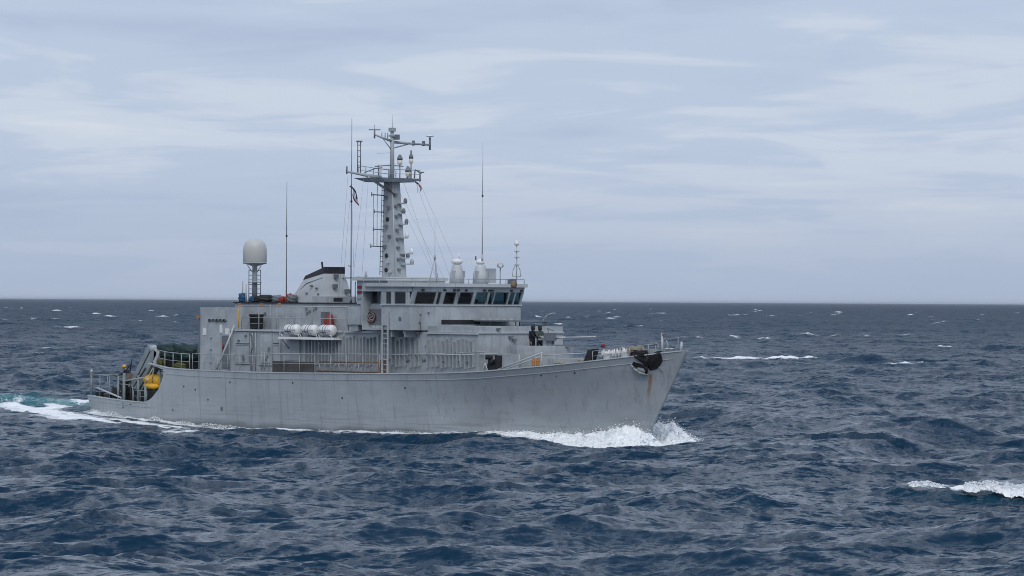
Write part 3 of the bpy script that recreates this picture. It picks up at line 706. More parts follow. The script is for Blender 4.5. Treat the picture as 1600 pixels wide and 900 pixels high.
# flat panels and stiffening ribs of the long side
box('wall_panel', 'grey', sup, -5.85, -4.35, -3.275, -3.25, 3.6, 5.0)
rib = MB().box(-0.035, 0.035, -0.18, 0.0, 0, 1.62).build('stiffener_rib', 'grey', sup); rib.location = (-4.2, WALL, 3.38)
xs = [-3.9+0.315*i for i in range(1, 22)]+[3.4, 3.75, 4.35, 4.75, 5.1, 5.55, 6.05, 6.45, 6.8, 7.5, 7.9, 8.35, 8.75, 9.1, 9.45, 9.75, 10.1, 10.45, 10.8, 11.15, 11.45]
for i, x in enumerate(xs):
    c_ = copy_part(rib, sup, (x, WALL, 3.36+0.05*((i*7) % 3)));
    if x > 3: c_.scale = (1, 1, 0.93+0.09*((i*5) % 4)/3)
box('wall_beam', 'grey', sup, 3.0, 3.12, -3.36, -3.25, 2.9, 5.2)
for x, z in ((7.0,3.75),(8.8,3.7),(9.7,4.2),(5.6,3.72),(10.0,3.72),(10.7,3.7),(3.95,3.75),(7.25,4.55)): box('wall_fitting', 'grey_dark', sup, x, x+0.22, -3.36, -3.25, z, z+0.08)
tube('long_handrail', 'grey_light', sup, (4.1,-3.42,4.05), (11.6,-3.42,4.18), 0.03)
# front face of the main superstructure, coaming on top
fr = MB().box(7.4, 11.75, -3.25, 3.25, 5.41, 5.76).build('forward_coaming', 'grey', ship)
box('coaming_lip', 'grey_light', fr, 11.75, 11.83, -3.25, 3.25, 5.36, 5.46)
for y in (-2.2, -0.4): box('front_plate', 'grey', fr, 11.75, 11.775, y, y+1.5, 3.6, 5.2)
tube('front_handrail', 'grey_light', fr, (11.85,-3.2,4.2), (11.85,2.6,4.2), 0.03)
for y, z in ((-1.0,5.1),(-0.7,4.95),(-0.9,4.6),(1.5,5.0),(-1.9,5.55)): box('wall_fitting', 'grey_dark', fr, 11.75, 11.95, y, y+0.2, z, z+0.12)
# awning slab in front of the bridge
aw = MB().box(6.95, 10.6, 0.6, 3.3, 6.02, 6.10).build('spray_platform', 'grey_dark', ship)
for x, y in ((8.2,0.8),(9.4,0.8),(10.4,0.8),(10.4,3.1),(8.2,3.1)): tube('platform_post', 'grey_dark', aw, (x,y,5.74), (x,y,6.03), 0.04)
for i in range(5): box('deck_cleat', 'grey_light', aw, 7.6+i*0.62, 7.75+i*0.62, 0.62, 0.74, 6.1, 6.19)
MB().path([(10.3,3.0,5.76),(10.3,3.05,6.15),(10.45,3.2,6.4),(10.7,3.4,6.52),(10.85,3.5,6.5)], 0.032, 8).build('gooseneck_vent', 'grey', ship)

# ---------------- upper level: casing, funnel, radome
cas = MB().box(-12.3, 0.3, -1.9, 1.9, 5.40, 6.98).build('casing', 'grey', ship)
box('casing_edge', 'black', cas, -12.4, 0.35, -1.98, 1.98, 6.98, 7.05)
for x, z in ((-5.4,6.6),(-5.1,6.45),(-5.35,6.35),(-4.8,6.55),(-4.5,6.65),(-9.4,6.3)): box('casing_fitting', 'grey_dark', cas, x, x+0.16, -1.97, -1.9, z, z+0.14)
box('vent_louvre', 'grey_dark', cas, -1.5, -0.7, -1.95, -1.9, 5.7, 6.7)
for i in range(6): box('louvre_slat', 'grey', cas, -1.48, -0.72, -1.99, -1.95, 5.75+i*0.16, 5.80+i*0.16)
# funnel
def frustum(b, t, zb, zt):   # rectangles (x0,x1,y0,y1); zt may be (aft,front)
    za, zf = zt if isinstance(zt, tuple) else (zt, zt)
    return MB().hexa([(b[0],b[2],zb),(b[1],b[2],zb),(b[1],b[3],zb),(b[0],b[3],zb)], [(t[0],t[2],za),(t[1],t[2],zf),(t[1],t[3],zf),(t[0],t[3],za)])
fun = frustum((-7.95,-4.62,-1.15,1.15), (-7.0,-5.06,-0.80,0.80), 7.04, (8.44,8.82)).build('funnel', 'grey_light', ship)
bm_ = MB(); t0 = (-7.02,-5.04,-0.82,0.82); t1 = (-6.86,-5.0,-0.79,0.79)
bm_.hexa([(t0[0],t0[2],8.42),(t0[1],t0[2],8.80),(t0[1],t0[3],8.80),(t0[0],t0[3],8.42)], [(t1[0],t1[2],8.66),(t1[1],t1[2],9.20),(t1[1],t1[3],9.20),(t1[0],t1[3],8.66)])
bm_.build('funnel_band', 'black_band', fun)
box('funnel_skirt', 'grey', fun, -5.6, -4.45, -1.25, 1.25, 7.04, 7.42)
box('funnel_opening', 'black', fun, -4.46, -4.43, -0.55, 0.15, 7.12, 7.34)
tube('exhaust_pipe', 'black', fun, (-5.9,-0.2,9.0), (-6.0,-0.2,9.5), 0.06)
for x, y, z, dx in ((-4.85,-0.3,7.9,.08),(-4.75,0.55,7.6,.12),(-5.0,-0.1,8.5,.06)): box('funnel_fitting', 'grey_dark', fun, x, x+0.16+dx, y, y+0.22, z, z+0.26)
MB().path([(-5.03,0.55,8.55),(-4.6,0.85,8.55),(-4.3,1.3,8.6),(-4.1,1.7,8.55)], 0.04).build('funnel_bracket', 'grey', fun)
MB().path([(-7.3,-0.97,7.7),(-6.6,-0.93,8.2),(-5.08,-0.86,8.55),(-5.02,0.2,8.55)], 0.018).build('funnel_cable', 'grey_dark', fun)
for x, z in ((-6.0,8.0),(-5.5,7.85),(-6.4,7.55),(-5.3,7.5)): box('funnel_fitting', 'grey_dark', fun, x, x+0.1, -1.14, -0.80, z, z+0.1)
# radome
RX, RY = -11.85, -0.75
rad = MB().lathe([(0.17,7.04),(0.155,9.2),(0.17,9.3)], (RX,RY,0), 14).build('radome_column', 'grey', ship)
MB().lathe([(0.10,9.22),(0.22,9.28),(0.72,9.42),(0.735,9.45),(0.735,10.2),(0.715,10.4),(0.65,10.62),(0.53,10.79),(0.36,10.90),(0.17,10.955),(0.01,10.965)], (RX,RY,0), 32).build('dome', 'dome_white', rad)
MB().lathe([(0.745,9.44),(0.75,9.46),(0.745,9.49)], (RX,RY,0), 32).build('dome_flange', 'grey', rad)
for a in (0.4, 2.5, 4.0, 5.4): tube('column_gusset', 'grey', rad, (RX+0.16*cos(a),RY+0.16*sin(a),8.9), (RX+0.45*cos(a),RY+0.45*sin(a),9.3), 0.025)
for s_ in (-1, 1):
    p = np.array([R2[0], R2[1]])*0.36*s_
    for w in (-0.07, 0.07):
        qx, qy = V2*w; tube('ladder_rail', 'grey_dark', rad, (RX+p[0]+qx,RY+p[1]+qy,7.05), (RX+p[0]+qx,RY+p[1]+qy,9.05), 0.02)
    for i in range(7): tube('ladder_rung', 'grey_dark', rad, (RX+p[0]*0.45,RY+p[1]*0.45,7.3+i*0.28), (RX+p[0],RY+p[1],7.3+i*0.28), 0.018)
MB().lathe([(0.42,8.25),(0.42,8.31)], (RX,RY,0), 14).build('column_collar', 'grey', rad)
tube('deck_post', 'grey', ship, (-12.15,-1.45,7.05), (-12.15,-1.45,8.35), 0.035)
tube('deck_post', 'grey_light', ship, (-11.75,-1.5,7.05), (-11.75,-1.5,8.15), 0.05)
# gear on the casing top
def blob_thing(name, loc, size, mat, label, cat, seed, group=None, lum=0.18):
    """soft bag or tarp: a rounded box with creased folds"""
    b = bmesh.new(); bmesh.ops.create_cube(b, size=1); bmesh.ops.subdivide_edges(b, edges=b.edges, cuts=5, use_grid_fill=True)
    rg = random.Random(seed); ph = [rg.random()*6 for _ in range(6)]
    for v in b.verts:
        c = v.co.copy(); n = c.normalized()*0.62; v.co = c.lerp(n, 0.55)
        f = 1+lum*(sin(c.x*9+ph[0])*sin(c.y*8+ph[1])+0.6*sin(c.z*13+ph[2]+c.x*5))
        v.co.x *= f; v.co.y *= f; v.co.z = max(v.co.z*f, -0.46)+0.46
        v.co = Vector((v.co.x*size[0], v.co.y*size[1], v.co.z*size[2]))
    me = bpy.data.meshes.new(name); b.to_mesh(me); b.free()
    for p in me.polygons: p.use_smooth = True
    me.materials.append(MAT[mat]); o = bpy.data.objects.new(name, me); COL.objects.link(o); o.location = loc
    return tag(o, label, cat, group)
blob_thing('canvas_bag', (-12.0,-1.55,7.05), (0.36,0.4,0.55), 'blue', 'blue canvas bag beside the radome column', 'bag', 1)
blob_thing('covered_gear', (-10.6,-1.0,7.05), (1.0,0.8,0.42), 'black', 'black covered gear heap right of the radome column', 'cover', 2)
blob_thing('covered_gear', (-11.3,-1.2,7.05), (0.5,0.5,0.35), 'blue', 'dark blue bundle between radome column and black heap', 'bundle', 3)
blob_thing('covered_gear', (-9.3,-0.9,7.05), (0.7,0.6,0.40), 'grey_dark', 'dark grey bundle just left of the red buoy', 'bundle', 4)
blob_thing('red_buoy', (-8.55,-1.2,7.05), (0.36,0.36,0.34), 'red', 'lower red buoy lying left of the whip aerial foot', 'buoy', 5)
blob_thing('red_buoy', (-8.0,-1.0,7.05), (0.42,0.4,0.50), 'red', 'taller red buoy lying right of the whip aerial foot', 'buoy', 6)
blob_thing('coiled_net', (-7.3,-1.45,7.05), (0.5,0.4,0.45), 'grey_dark', 'dark coiled net at the foot of the funnel', 'net', 7, lum=0.35)
# whip aerials
def whip(p, h, r, mat='grey_dark', name='whip_aerial'):
    m = MB(); m.tube(p, (p[0],p[1],p[2]+0.35), 0.075, 0.05, 10); m.tube((p[0],p[1],p[2]+0.35), (p[0],p[1],p[2]+h*0.55), r, r*0.75, 6); m.tube((p[0],p[1],p[2]+h*0.55), (p[0],p[1],p[2]+h), r*0.7, r*0.4, 6)
    o = m.build(name, mat, ship); tube('aerial_joint', 'black', o, (p[0],p[1],p[2]+h*0.55-0.05), (p[0],p[1],p[2]+h*0.55+0.05), r*1.7); return o
whip((-8.3,-1.1,7.04), 7.35, 0.035); whip((-1.66,-1.5,7.04), 10.95, 0.038)
whip((5.95,2.15,9.55), 6.9, 0.032, 'grey_light')
MB().path([(-1.66,-1.5,9.2),(-1.9,-1.5,9.25)], 0.03).build('aerial_clamp', 'grey_dark', ship)

# 01 deck railing and gear
def railing(pts, height, n_rails, post_step, name='railing', mat='rail_paint', r=0.022, rr=None, parent=None, top_r=None, posts=True):
    """lifelines with separate stanchions along a polyline of deck points"""
    m = MB(); rr = rr or r*0.7; P = [Vector(p) for p in pts]
    for k in range(n_rails):
        hgt = height*(k+1)/n_rails
        rad_ = (top_r or r) if k == n_rails-1 else rr
        for a, b in zip(P[:-1], P[1:]): m.tube(a+Vector((0,0,hgt)), b+Vector((0,0,hgt)), rad_, n=6)
    o = m.build(name, mat, parent or ship)
    tot = sum((b-a).length for a, b in zip(P[:-1], P[1:])); n = max(1, round(tot/post_step)); pm = None
    for i in range(n+1):
        dd = tot*i/n
        for a, b in zip(P[:-1], P[1:]):
            L_ = (b-a).length
            if dd <= L_+1e-6: pos = a.lerp(b, dd/L_ if L_ else 0); break
            dd -= L_
        if pm is None: pm = MB().tube((0,0,0), (0,0,height), r*1.15, n=6).build('stanchion', mat, o); pm.location = pos
        else: copy_part(pm, o, pos)
    return o
railing([(-10.0,-3.2,5.42),(0.2,-3.2,5.42)], 1.38, 2, 1.75, top_r=0.035, r=0.028)
for x in (-6.0, -5.0): 
    m = MB().path([(x-.5,-3.1,5.45),(x-.45,-3.1,6.2),(x+.25,-3.1,6.3),(x+.3,-3.1,5.45)], 0.022)
    m.build('grab_frame', 'rail_paint', ship)
bin_ = empty('black_bin', (-9.3,-2.6,5.42), 'black round bin on the upper deck behind the railing', 'bin')
MB().lathe([(0.36,0),(0.40,0.1),(0.43,0.8),(0.46,0.82),(0.46,0.9),(0.40,0.9),(0.36,0.2),(0.01,0.2)], (0,0,0), 18).build('barrel', 'black', bin_)
MB().lathe([(0.47,0.3),(0.47,0.36)], (0,0,0), 18).build('hoop', 'grey_dark', bin_)
blob_thing('red_bag', (-2.75,-2.25,5.42), (0.42,0.42,0.85), 'red', 'bright red equipment bag standing against the casing', 'bag', 9)
box('bag_locker', 'grey_dark', cas, -3.5, -3.05, -2.3, -1.9, 5.45, 6.5)
for x, z in ((-10.3,6.86),(-6.4,6.9),(-8.1,6.86)): box('marker_light', 'orange', ship, x, x+0.14, -3.27, -3.13, z, z+0.12)

# life rafts in their white rack
rack = MB(); rack.box(-5.45, -0.2, -3.95, -3.30, 4.86, 4.93); rack.box(-5.45, -0.2, -3.98, -3.93, 4.86, 5.0)
rack = rack.build('raft_rack', 'white', ship)
for x in (-5.1,-3.55,-3.35,-1.85,-1.6,-0.5): MB().path([(x,-3.28,5.0),(x,-3.5,4.96),(x,-3.85,4.96),(x,-4.0,5.15)], 0.03).build('rack_arm', 'white', rack)
for x in (-5.3,-2.0): tube('rack_brace', 'grey', rack, (x,-3.27,4.3),(x,-3.8,4.86),0.03)
def raft(x, label, tip):
    t = empty('liferaft_canister', (x,-3.66,5.42), label, 'life raft', 'life raft canisters in the white rack')
    L_, r = 0.64, 0.32
    MB().lathe([(0.02,-L_),(0.16,-L_+0.01),(0.25,-L_+0.06),(0.31,-L_+0.14),(r,-L_+0.24),(r,L_-0.24),(0.31,L_-0.14),(0.25,L_-0.06),(0.16,L_-0.01),(0.02,L_)], (0,0,0), 24, 'x').build('shell', 'white', t)
    for k in (-0.38,-0.14,0.10,0.32): MB().lathe([(r+0.002,k),(r+0.018,k+0.012),(r+0.018,k+0.048),(r+0.002,k+0.06)], (0,0,0), 24, 'x').build('strap', 'grey_dark' if k in (-0.14, 0.10) else 'grey_light', t)
    MB().box(-0.6, 0.6, -r-0.01, -r+0.03, -0.03, 0.03).build('seam_flange', 'grey', t)
    MB().box(-0.36, 0.22, -r-0.035, -r-0.01, -0.12, -0.08).build('label_bar', 'black', t)
    return t
raft(-4.45, 'aftmost white life raft canister, nearest the side door', 0); raft(-2.80, 'middle white life raft canister of the three in the rack', 0); raft(-1.18, 'foremost white life raft canister, nearest the bridge', 0)

# ---------------- bridge
br = MB()
# bulwark shell of the wheelhouse: front, sides, floor
br.box(6.87, 6.95, -4.25, 4.30, 5.50, 6.92); br.box(4.45, 6.87, -4.25, -4.17, 5.50, 6.92); br.box(3.0, 6.87, 4.22, 4.30, 5.50, 6.92)
br.box(2.6, 6.87, -4.17, 4.22, 5.50, 5.58)
br.box(2.6, 2.68, -4.17, 4.22, 5.58, 7.95)      # aft wall
br.box(4.45, 4.53, -4.17, -2.9, 5.58, 6.92)
bridge = br.build('bridge', 'grey', ship)
# front sill ledge
box('sill', 'grey_light', bridge, 4.40, 7.02, -4.32, 4.36, 6.92, 6.985)
# header and roof
hd = MB(); XB, XT = 6.93, 7.24       # window plane leans forward
hd.hexa([(7.10,-4.22,7.72),(7.20,-4.22,7.72),(7.20,4.32,7.72),(7.10,4.32,7.72)], [(7.18,-4.22,8.0),(7.28,-4.22,8.0),(7.28,4.32,8.0),(7.18,4.32,8.0)])
hd.box(2.7, 7.15, -4.27, -4.19, 7.72, 8.0); hd.box(2.7, 7.15, 4.24, 4.32, 7.72, 8.0)
hd.build('window_header', 'grey', bridge)
roof = MB().prism([(2.55,-4.1),(3.3,-4.42),(7.34,-4.42),(7.40,-4.3),(7.40,4.45),(7.3,4.5),(2.55,4.5)], 8.0, 8.20).build('bridge_roof', 'grey_light', bridge)
for i in range(4): box('roof_seam', 'grey', bridge, 7.40, 7.412, -3.2+2*i, -3.17+2*i, 8.0, 8.2)
# panes and mullions: front
def front_pane(ya, yb, name='window'):
    z0, z1 = 6.99, 7.72; f = lambda z: XB+(XT-XB)*(z-6.95)/(0.80)-0.03
    m = MB().hexa([(f(z0)-0.012,ya,z0),(f(z0),ya,z0),(f(z0),yb,z0),(f(z0)-0.012,yb,z0)], [(f(z1)-0.012,ya,z1),(f(z1),ya,z1),(f(z1),yb,z1),(f(z1)-0.012,yb,z1)])
    m.build(name, 'glass', bridge)
    m = MB(); t = 0.045
    for (a0, a1, b0, b1) in ((ya,ya+t,z0,z1),(yb-t,yb,z0,z1),(ya+t,yb-t,z0,z0+t),(ya+t,yb-t,z1-t,z1)):
        m.hexa([(f(b0),a0,b0),(f(b0)+0.03,a0,b0),(f(b0)+0.03,a1,b0),(f(b0),a1,b0)], [(f(b1),a0,b1),(f(b1)+0.03,a0,b1),(f(b1)+0.03,a1,b1),(f(b1),a1,b1)])
    m.build('window_frame', 'grey_dark', bridge)
def front_mull(ya, yb):
    z0, z1 = 6.97, 7.74; f = lambda z: XB+(XT-XB)*(z-6.95)/0.80
    MB().hexa([(f(z0)-0.10,ya,z0),(f(z0)+0.012,ya,z0),(f(z0)+0.012,yb,z0),(f(z0)-0.10,yb,z0)], [(f(z1)-0.10,ya,z1),(f(z1)+0.012,ya,z1),(f(z1)+0.012,yb,z1),(f(z1)-0.10,yb,z1)]).build('mullion', 'grey', bridge)
ed = [(-3.95,-2.45),(-2.32,-2.05),(-1.78,-0.92),(-0.66,0.40),(0.60,1.52),(1.66,2.02),(2.08,3.14),(3.24,3.62),(3.70,4.16)]
for a, b in ed: front_pane(a, b)
prev = -4.22
for a, b in ed+[(4.30, 0)]: front_mull(prev, a); prev = b
# side windows (starboard), then port
def side_pane(xa, xb, y, sd=1):
    z0, z1 = 7.0, 7.72
    MB().box(xa, xb, y-0.006, y+0.006, z0, z1).build('window', 'glass', bridge)
    m = MB(); t = 0.045
    for (a0, a1, b0, b1) in ((xa,xa+t,z0,z1),(xb-t,xb,z0,z1),(xa+t,xb-t,z0,z0+t),(xa+t,xb-t,z1-t,z1)): m.box(a0, a1, y-0.03, y+0.03, b0, b1)
    m.build('window_frame', 'grey_dark', bridge)
sw = [(4.86,5.32),(5.62,6.62)]; pv = 4.45
for a, b in sw+[(6.93, 0)]:
    if a < 6.9: side_pane(a, b, -4.23)
    MB().box(pv, a, -4.27, -4.19, 6.97, 7.74).build('mullion', 'grey', bridge); pv = b
pw = [(2.8,4.15),(4.25,5.55),(5.65,6.9)]; pv = 2.7
for a, b in pw+[(7.0, 0)]:
    if a < 6.95: side_pane(a, b, 4.28)
    MB().box(pv, a, 4.24, 4.32, 6.97, 7.74).build('mullion', 'grey', bridge); pv = b
# after wing window and slanting post
side_pane(2.85, 3.55, -3.62)
MB().hexa([(2.55,-3.66,6.9),(2.75,-3.66,6.9),(2.75,-3.54,6.9),(2.55,-3.54,6.9)], [(2.2,-3.66,8.0),(2.4,-3.66,8.0),(2.4,-3.54,8.0),(2.2,-3.54,8.0)]).build('wing_post', 'grey', bridge)
box('wing_wall', 'grey', bridge, 2.69, 4.44, -3.66, -3.58, 5.59, 6.98)
box('wing_wall_head', 'grey', bridge, 2.69, 4.44, -3.66, -3.58, 7.74, 7.99)
box('wing_pillar', 'grey', bridge, 3.62, 4.44, -3.655, -3.585, 6.985, 7.735)
# inside: consoles and chairs that show as dark shapes through the glass
MB().box(6.1, 6.6, -3.2, 3.0, 5.58, 6.75).build('console', 'black', bridge)
for y in (-2.3, -0.2, 1.9): MB().box(5.2, 5.6, y, y+0.5, 5.58, 6.6).box(5.2, 5.3, y, y+0.5, 6.6, 7.3).build('helm_chair', 'black', bridge)
MB().box(3.2, 3.9, 0.4, 1.6, 5.58, 7.25).build('chart_cabinet', 'black', bridge)
MB().box(3.1, 3.4, -3.4, 3.6, 7.45, 7.9).build('overhead_panel', 'black', bridge)
# fittings over the windows (wiper motors, lamps)
for y in (-3.6,-1.95,-1.2,-0.9,-0.3,1.1,1.5,1.7,3.2,4.0): box('wiper_motor', 'black', bridge, 7.21, 7.32, y, y+0.16, 7.76, 7.86)
for y in (-2.4,-0.9,1.3): MB().path([(7.3,y,7.78),(7.16,y+0.16,7.4),(7.06,y+0.2,7.1)], 0.012, 4).build('wiper', 'black', bridge)
# lower part: slot under the front, emblem, hooks
box('bridge_slot', 'black', bridge, 6.94, 6.965, -1.85, 1.1, 5.84, 6.10)
MB().lathe([(0.13,0),(0.15,0.01),(0.15,0.02),(0.11,0.02),(0.10,0.01)], (6.1,-4.27,6.15), 6, 'y').build('emblem', 'grey_dark', bridge)
for y, z in ((-3.5,6.35),(-2.9,6.45),(-3.55,5.9)): box('bridge_fitting', 'grey_dark', bridge, 6.95, 7.03, y, y+0.09, z, z+0.1)
MB().path([(6.98,-3.45,5.55),(6.98,-3.45,6.2)], 0.02).build('bridge_cable', 'grey_dark', bridge)
box('wing_bracket', 'grey', bridge, 5.1, 5.2, -4.1, -3.3, 5.1, 5.5); box('wing_bracket', 'grey', bridge, 6.3, 6.4, -4.1, -3.3, 5.1, 5.5)
tube('under_lamp', 'grey_light', bridge, (6.2,-4.0,5.3), (6.2,-4.0,5.5), 0.08)
# forward extension below the front: closes to the coaming
box('bridge_base', 'grey', bridge, 1.0, 6.8, -3.05, 3.05, 5.40, 5.50)
# bridge ladder
lad = MB()
for x in (4.62, 5.10): lad.box(x-0.035, x+0.035, -4.36, -4.28, 2.95, 6.6)
lad = lad.build('bridge_ladder', 'grey_light', ship)
for i in range(11): tube('ladder_rung', 'grey_light', lad, (4.62,-4.32,3.2+i*0.3), (5.10,-4.32,3.2+i*0.3), 0.018)
box('ladder_plate', 'grey', lad, 4.66, 5.06, -4.35, -4.29, 5.75, 6.45)
# lockers abaft the wing, hose reel
MB().box(0.75, 1.95, -3.75, -3.0, 5.78, 6.82).build('wing_locker', 'grey', ship); MB().box(0.95, 1.6, -3.65, -3.05, 5.42, 5.78).build('locker_foot', 'grey', ship)
MB().box(1.96, 2.3, -3.75, -3.1, 5.75, 7.05).build('side_locker', 'grey', ship)
hose = empty('hose_reel', (2.95,-3.78,6.22), 'dark red and grey hose coiled on a reel under the bridge wing', 'hose reel')
for i, (r_, mt) in enumerate(((0.36,'dark_red'),(0.31,'steel'),(0.25,'dark_red'),(0.19,'steel'))):
    pts = [(r_*cos(a), 0.03*sin(3*a+i), r_*0.85*sin(a)) for a in np.linspace(0, 2*pi, 25)]
    MB().path(pts, 0.03, 6).build('hose_turn', mt, hose)
MB().lathe([(0.08,-0.06),(0.08,0.10)], (0,0,0), 10, 'y').build('hub', 'grey_dark', hose)
box('reel_backing', 'grey_dark', ship, 2.45, 4.0, -3.70, -3.665, 5.8, 6.7)
# deckhouse behind the bridge, round the mast foot
dh = MB().box(-0.25, 2.58, -2.2, 2.2, 6.98, 8.36).build('mast_deckhouse', 'grey', ship)
box('deckhouse_roof', 'grey_light', dh, -0.45, 2.62, -2.4, 2.4, 8.36, 8.56)
for z in (7.3,7.6,7.9): box('flag_locker_slot', 'dark_red' if z > 7.5 else 'steel', dh, -0.15, 0.2, -2.28, -2.2, z, z+0.16)
tube('deckhouse_pipe', 'grey_dark', dh, (-0.35,-2.25,6.98), (-0.35,-2.25,8.3), 0.03)
tube('roof_lamp', 'grey', dh, (0.2,-1.9,8.56), (0.2,-1.9,8.9), 0.09, 0.06)
railing([(2.8,-4.25,8.2),(7.2,-4.25,8.2),(7.25,4.3,8.2)], 0.26, 1, 1.45, r=0.02, name='roof_railing')
# roof gear: pedestals, radar, mini mast
def pedestal(x, y, s, name, topr):
    m = MB().lathe([(0.44*s,8.2),(0.42*s,8.75),(0.36*s,8.95),(0.30*s,9.15),(0.26*s,9.3),(0.14*s,9.34)], (x,y,0), 16)
    o = m.build(name, 'grey_light', ship)
    for a in (-1.2, 0.5, 2.2): box('pedestal_box', 'grey', o, x+0.36*s*cos(a)-.1, x+0.36*s*cos(a)+.1, y+0.36*s*sin(a)-.1, y+0.36*s*sin(a)+.1, 8.55, 8.95)
    return o
p1 = pedestal(5.6,0.50,1.0,'sensor_pedestal',0.3)
MB().lathe([(0.10,9.33),(0.26,9.36),(0.33,9.44),(0.33,9.54),(0.24,9.62),(0.06,9.66)], (5.6,0.5,0), 20).build('sensor_dome', 'white', p1)
tube('sensor_tip', 'white', p1, (5.65,0.6,9.62), (5.65,0.6,9.98), 0.07, 0.03)
p2 = pedestal(5.75,2.20,1.05,'radar_pedestal',0.3)
MB().lathe([(0.12,9.36),(0.24,9.38),(0.26,9.5),(0.18,9.62),(0.04,9.68)], (5.75,2.2,0), 18).build('radar_turntable', 'white', p2)
a = R2*1.0; MB().box(-0.75, 1.15, -0.06, 0.06, 9.40, 9.50).build('radar_scanner', 'white', p2).matrix_world = Matrix.Translation((5.75,2.2,0)) @ Matrix.Rotation(radians(40), 4, 'Z')
tube('obstruction_lamp', 'red', p2, (5.55,2.0,9.6), (5.55,2.0,9.82), 0.04)
box('pedestal_box', 'grey', p2, 5.95, 6.35, 2.4, 2.9, 8.25, 9.1)
sl = MB().lathe([(0.02,-0.14),(0.16,-0.10),(0.2,0),(0.16,0.12),(0.02,0.16)], (6.2,3.35,9.28), 14, 'z').build('searchlight', 'grey', ship)
tube('searchlight_stem', 'grey', sl, (6.2,3.35,8.2), (6.2,3.35,9.15), 0.035); tube('lamp_glass', 'white', sl, (6.3,3.25,9.28), (6.42,3.15,9.28), 0.12)
box('horn', 'grey_dark', ship, 7.0, 7.3, 3.2, 3.6, 8.2, 8.5)
mm = MB().tube((6.9,4.0,8.2),(6.9,4.0,10.5),0.04,0.035).build('pole_mast', 'grey_light', ship)
for z in (9.3,9.75,10.1): box('pole_bracket', 'grey', mm, 6.8, 7.02, 3.9, 4.12, z, z+0.05)
MB().lathe([(0.05,10.45),(0.14,10.5),(0.15,10.58),(0.09,10.72),(0.02,10.8)], (6.9,4.0,0), 14).build('gps_dome', 'white', mm)
for s_ in (-1, 1): MB().path([(6.9+0.25*s_*R2[0],4.0+0.25*s_*R2[1],8.65),(6.9+0.22*s_*R2[0],4.0+0.22*s_*R2[1],9.0),(6.9,4.0,9.45)], 0.022).build('pole_stay', 'grey', mm)
MB().path([(6.9-0.25*R2[0],4.0-0.25*R2[1],8.65),(6.9+0.25*R2[0],4.0+0.25*R2[1],8.65)], 0.03).build('pole_foot', 'grey_light', mm)
tp = MB()
for s_ in (0, 2.1, 4.2): tp.tube((4.9+0.35*cos(s_),-0.6+0.35*sin(s_),8.2), (4.9,-0.6,9.7), 0.025)
tp.tube((4.9,-0.6,9.6),(4.9,-0.6,9.85),0.06); tp.tube((4.9,-0.6,9.8),(4.9,-0.6,11.8),0.012); tp.build('tripod_aerial', 'grey', ship)
whl = MB().lathe([(0.04,-0.05),(0.2,-0.04),(0.22,0.04),(0.04,0.05)], (7.45,3.3,8.18), 12, 'x').build('roof_floodlight', 'rusty', ship)

# ---------------- mast
def rect_frustum(b, t, zb, zt): return frustum(b, t, zb, zt)
mast = rect_frustum((-0.08,1.12,-0.46,0.46), (-0.12,0.64,-0.30,0.30), 8.56, 14.2).build('mast', 'grey', ship)
tube('topmast', 'grey', mast, (0.28,0,14.2), (0.28,0,17.25), 0.145, 0.11, 12)
MB().box(0.10,0.46,-0.14,0.14,16.9,17.0).box(0.12,0.44,-0.16,0.16,17.2,17.42).build('mast_head', 'grey', mast)
tube('mast_tip', 'grey', mast, (0.28,0,17.3), (0.28,0,18.2), 0.02, 0.008)
box('masthead_lamp', 'grey_dark', mast, 0.32, 0.62, 0.05, 0.30, 16.72, 17.02)
# upper yard: short arm to starboard, long one to port
tube('yard_arm', 'grey', mast, (0.28,0,16.62), (0.30,-1.40,16.98), 0.085, 0.05); tube('yard_arm', 'grey', mast, (0.28,0,16.58), (0.3,2.95,16.50), 0.085, 0.055)
tube('yard_brace', 'grey', mast, (0.28,0.08,16.22), (0.28,1.25,16.50), 0.04)
tube('yard_brace', 'grey', mast, (0.28,-0.1,16.15), (0.28,-0.7,16.75), 0.03)
an = tube('wind_sensor', 'grey_dark', mast, (0.3,-1.38,16.75), (0.3,-1.38,17.28), 0.05); MB().tube((0.1,-1.66,17.26),(0.5,-1.1,17.26),0.03).tube((0.3,-1.38,17.26),(0.3,-1.38,17.55),0.012).build('wind_vane', 'grey_dark', mast)
tube('wind_sensor', 'grey_dark', mast, (0.3,2.93,16.2), (0.3,2.93,16.95), 0.06); MB().lathe([(0.02,0.05),(0.22,0.08),(0.24,0.12),(0.06,0.18)], (0.3,2.93,16.92), 12).build('gps_disc', 'white', mast)
for y in (-0.8,-0.55,-0.35): tube('yard_aerial', 'grey_dark', mast, (0.28,y,16.75), (0.28,y,17.12), 0.025)
for y in (1.6, 2.4): box('yard_block', 'grey_dark', mast, 0.2, 0.36, y, y+0.1, 16.42, 16.72)
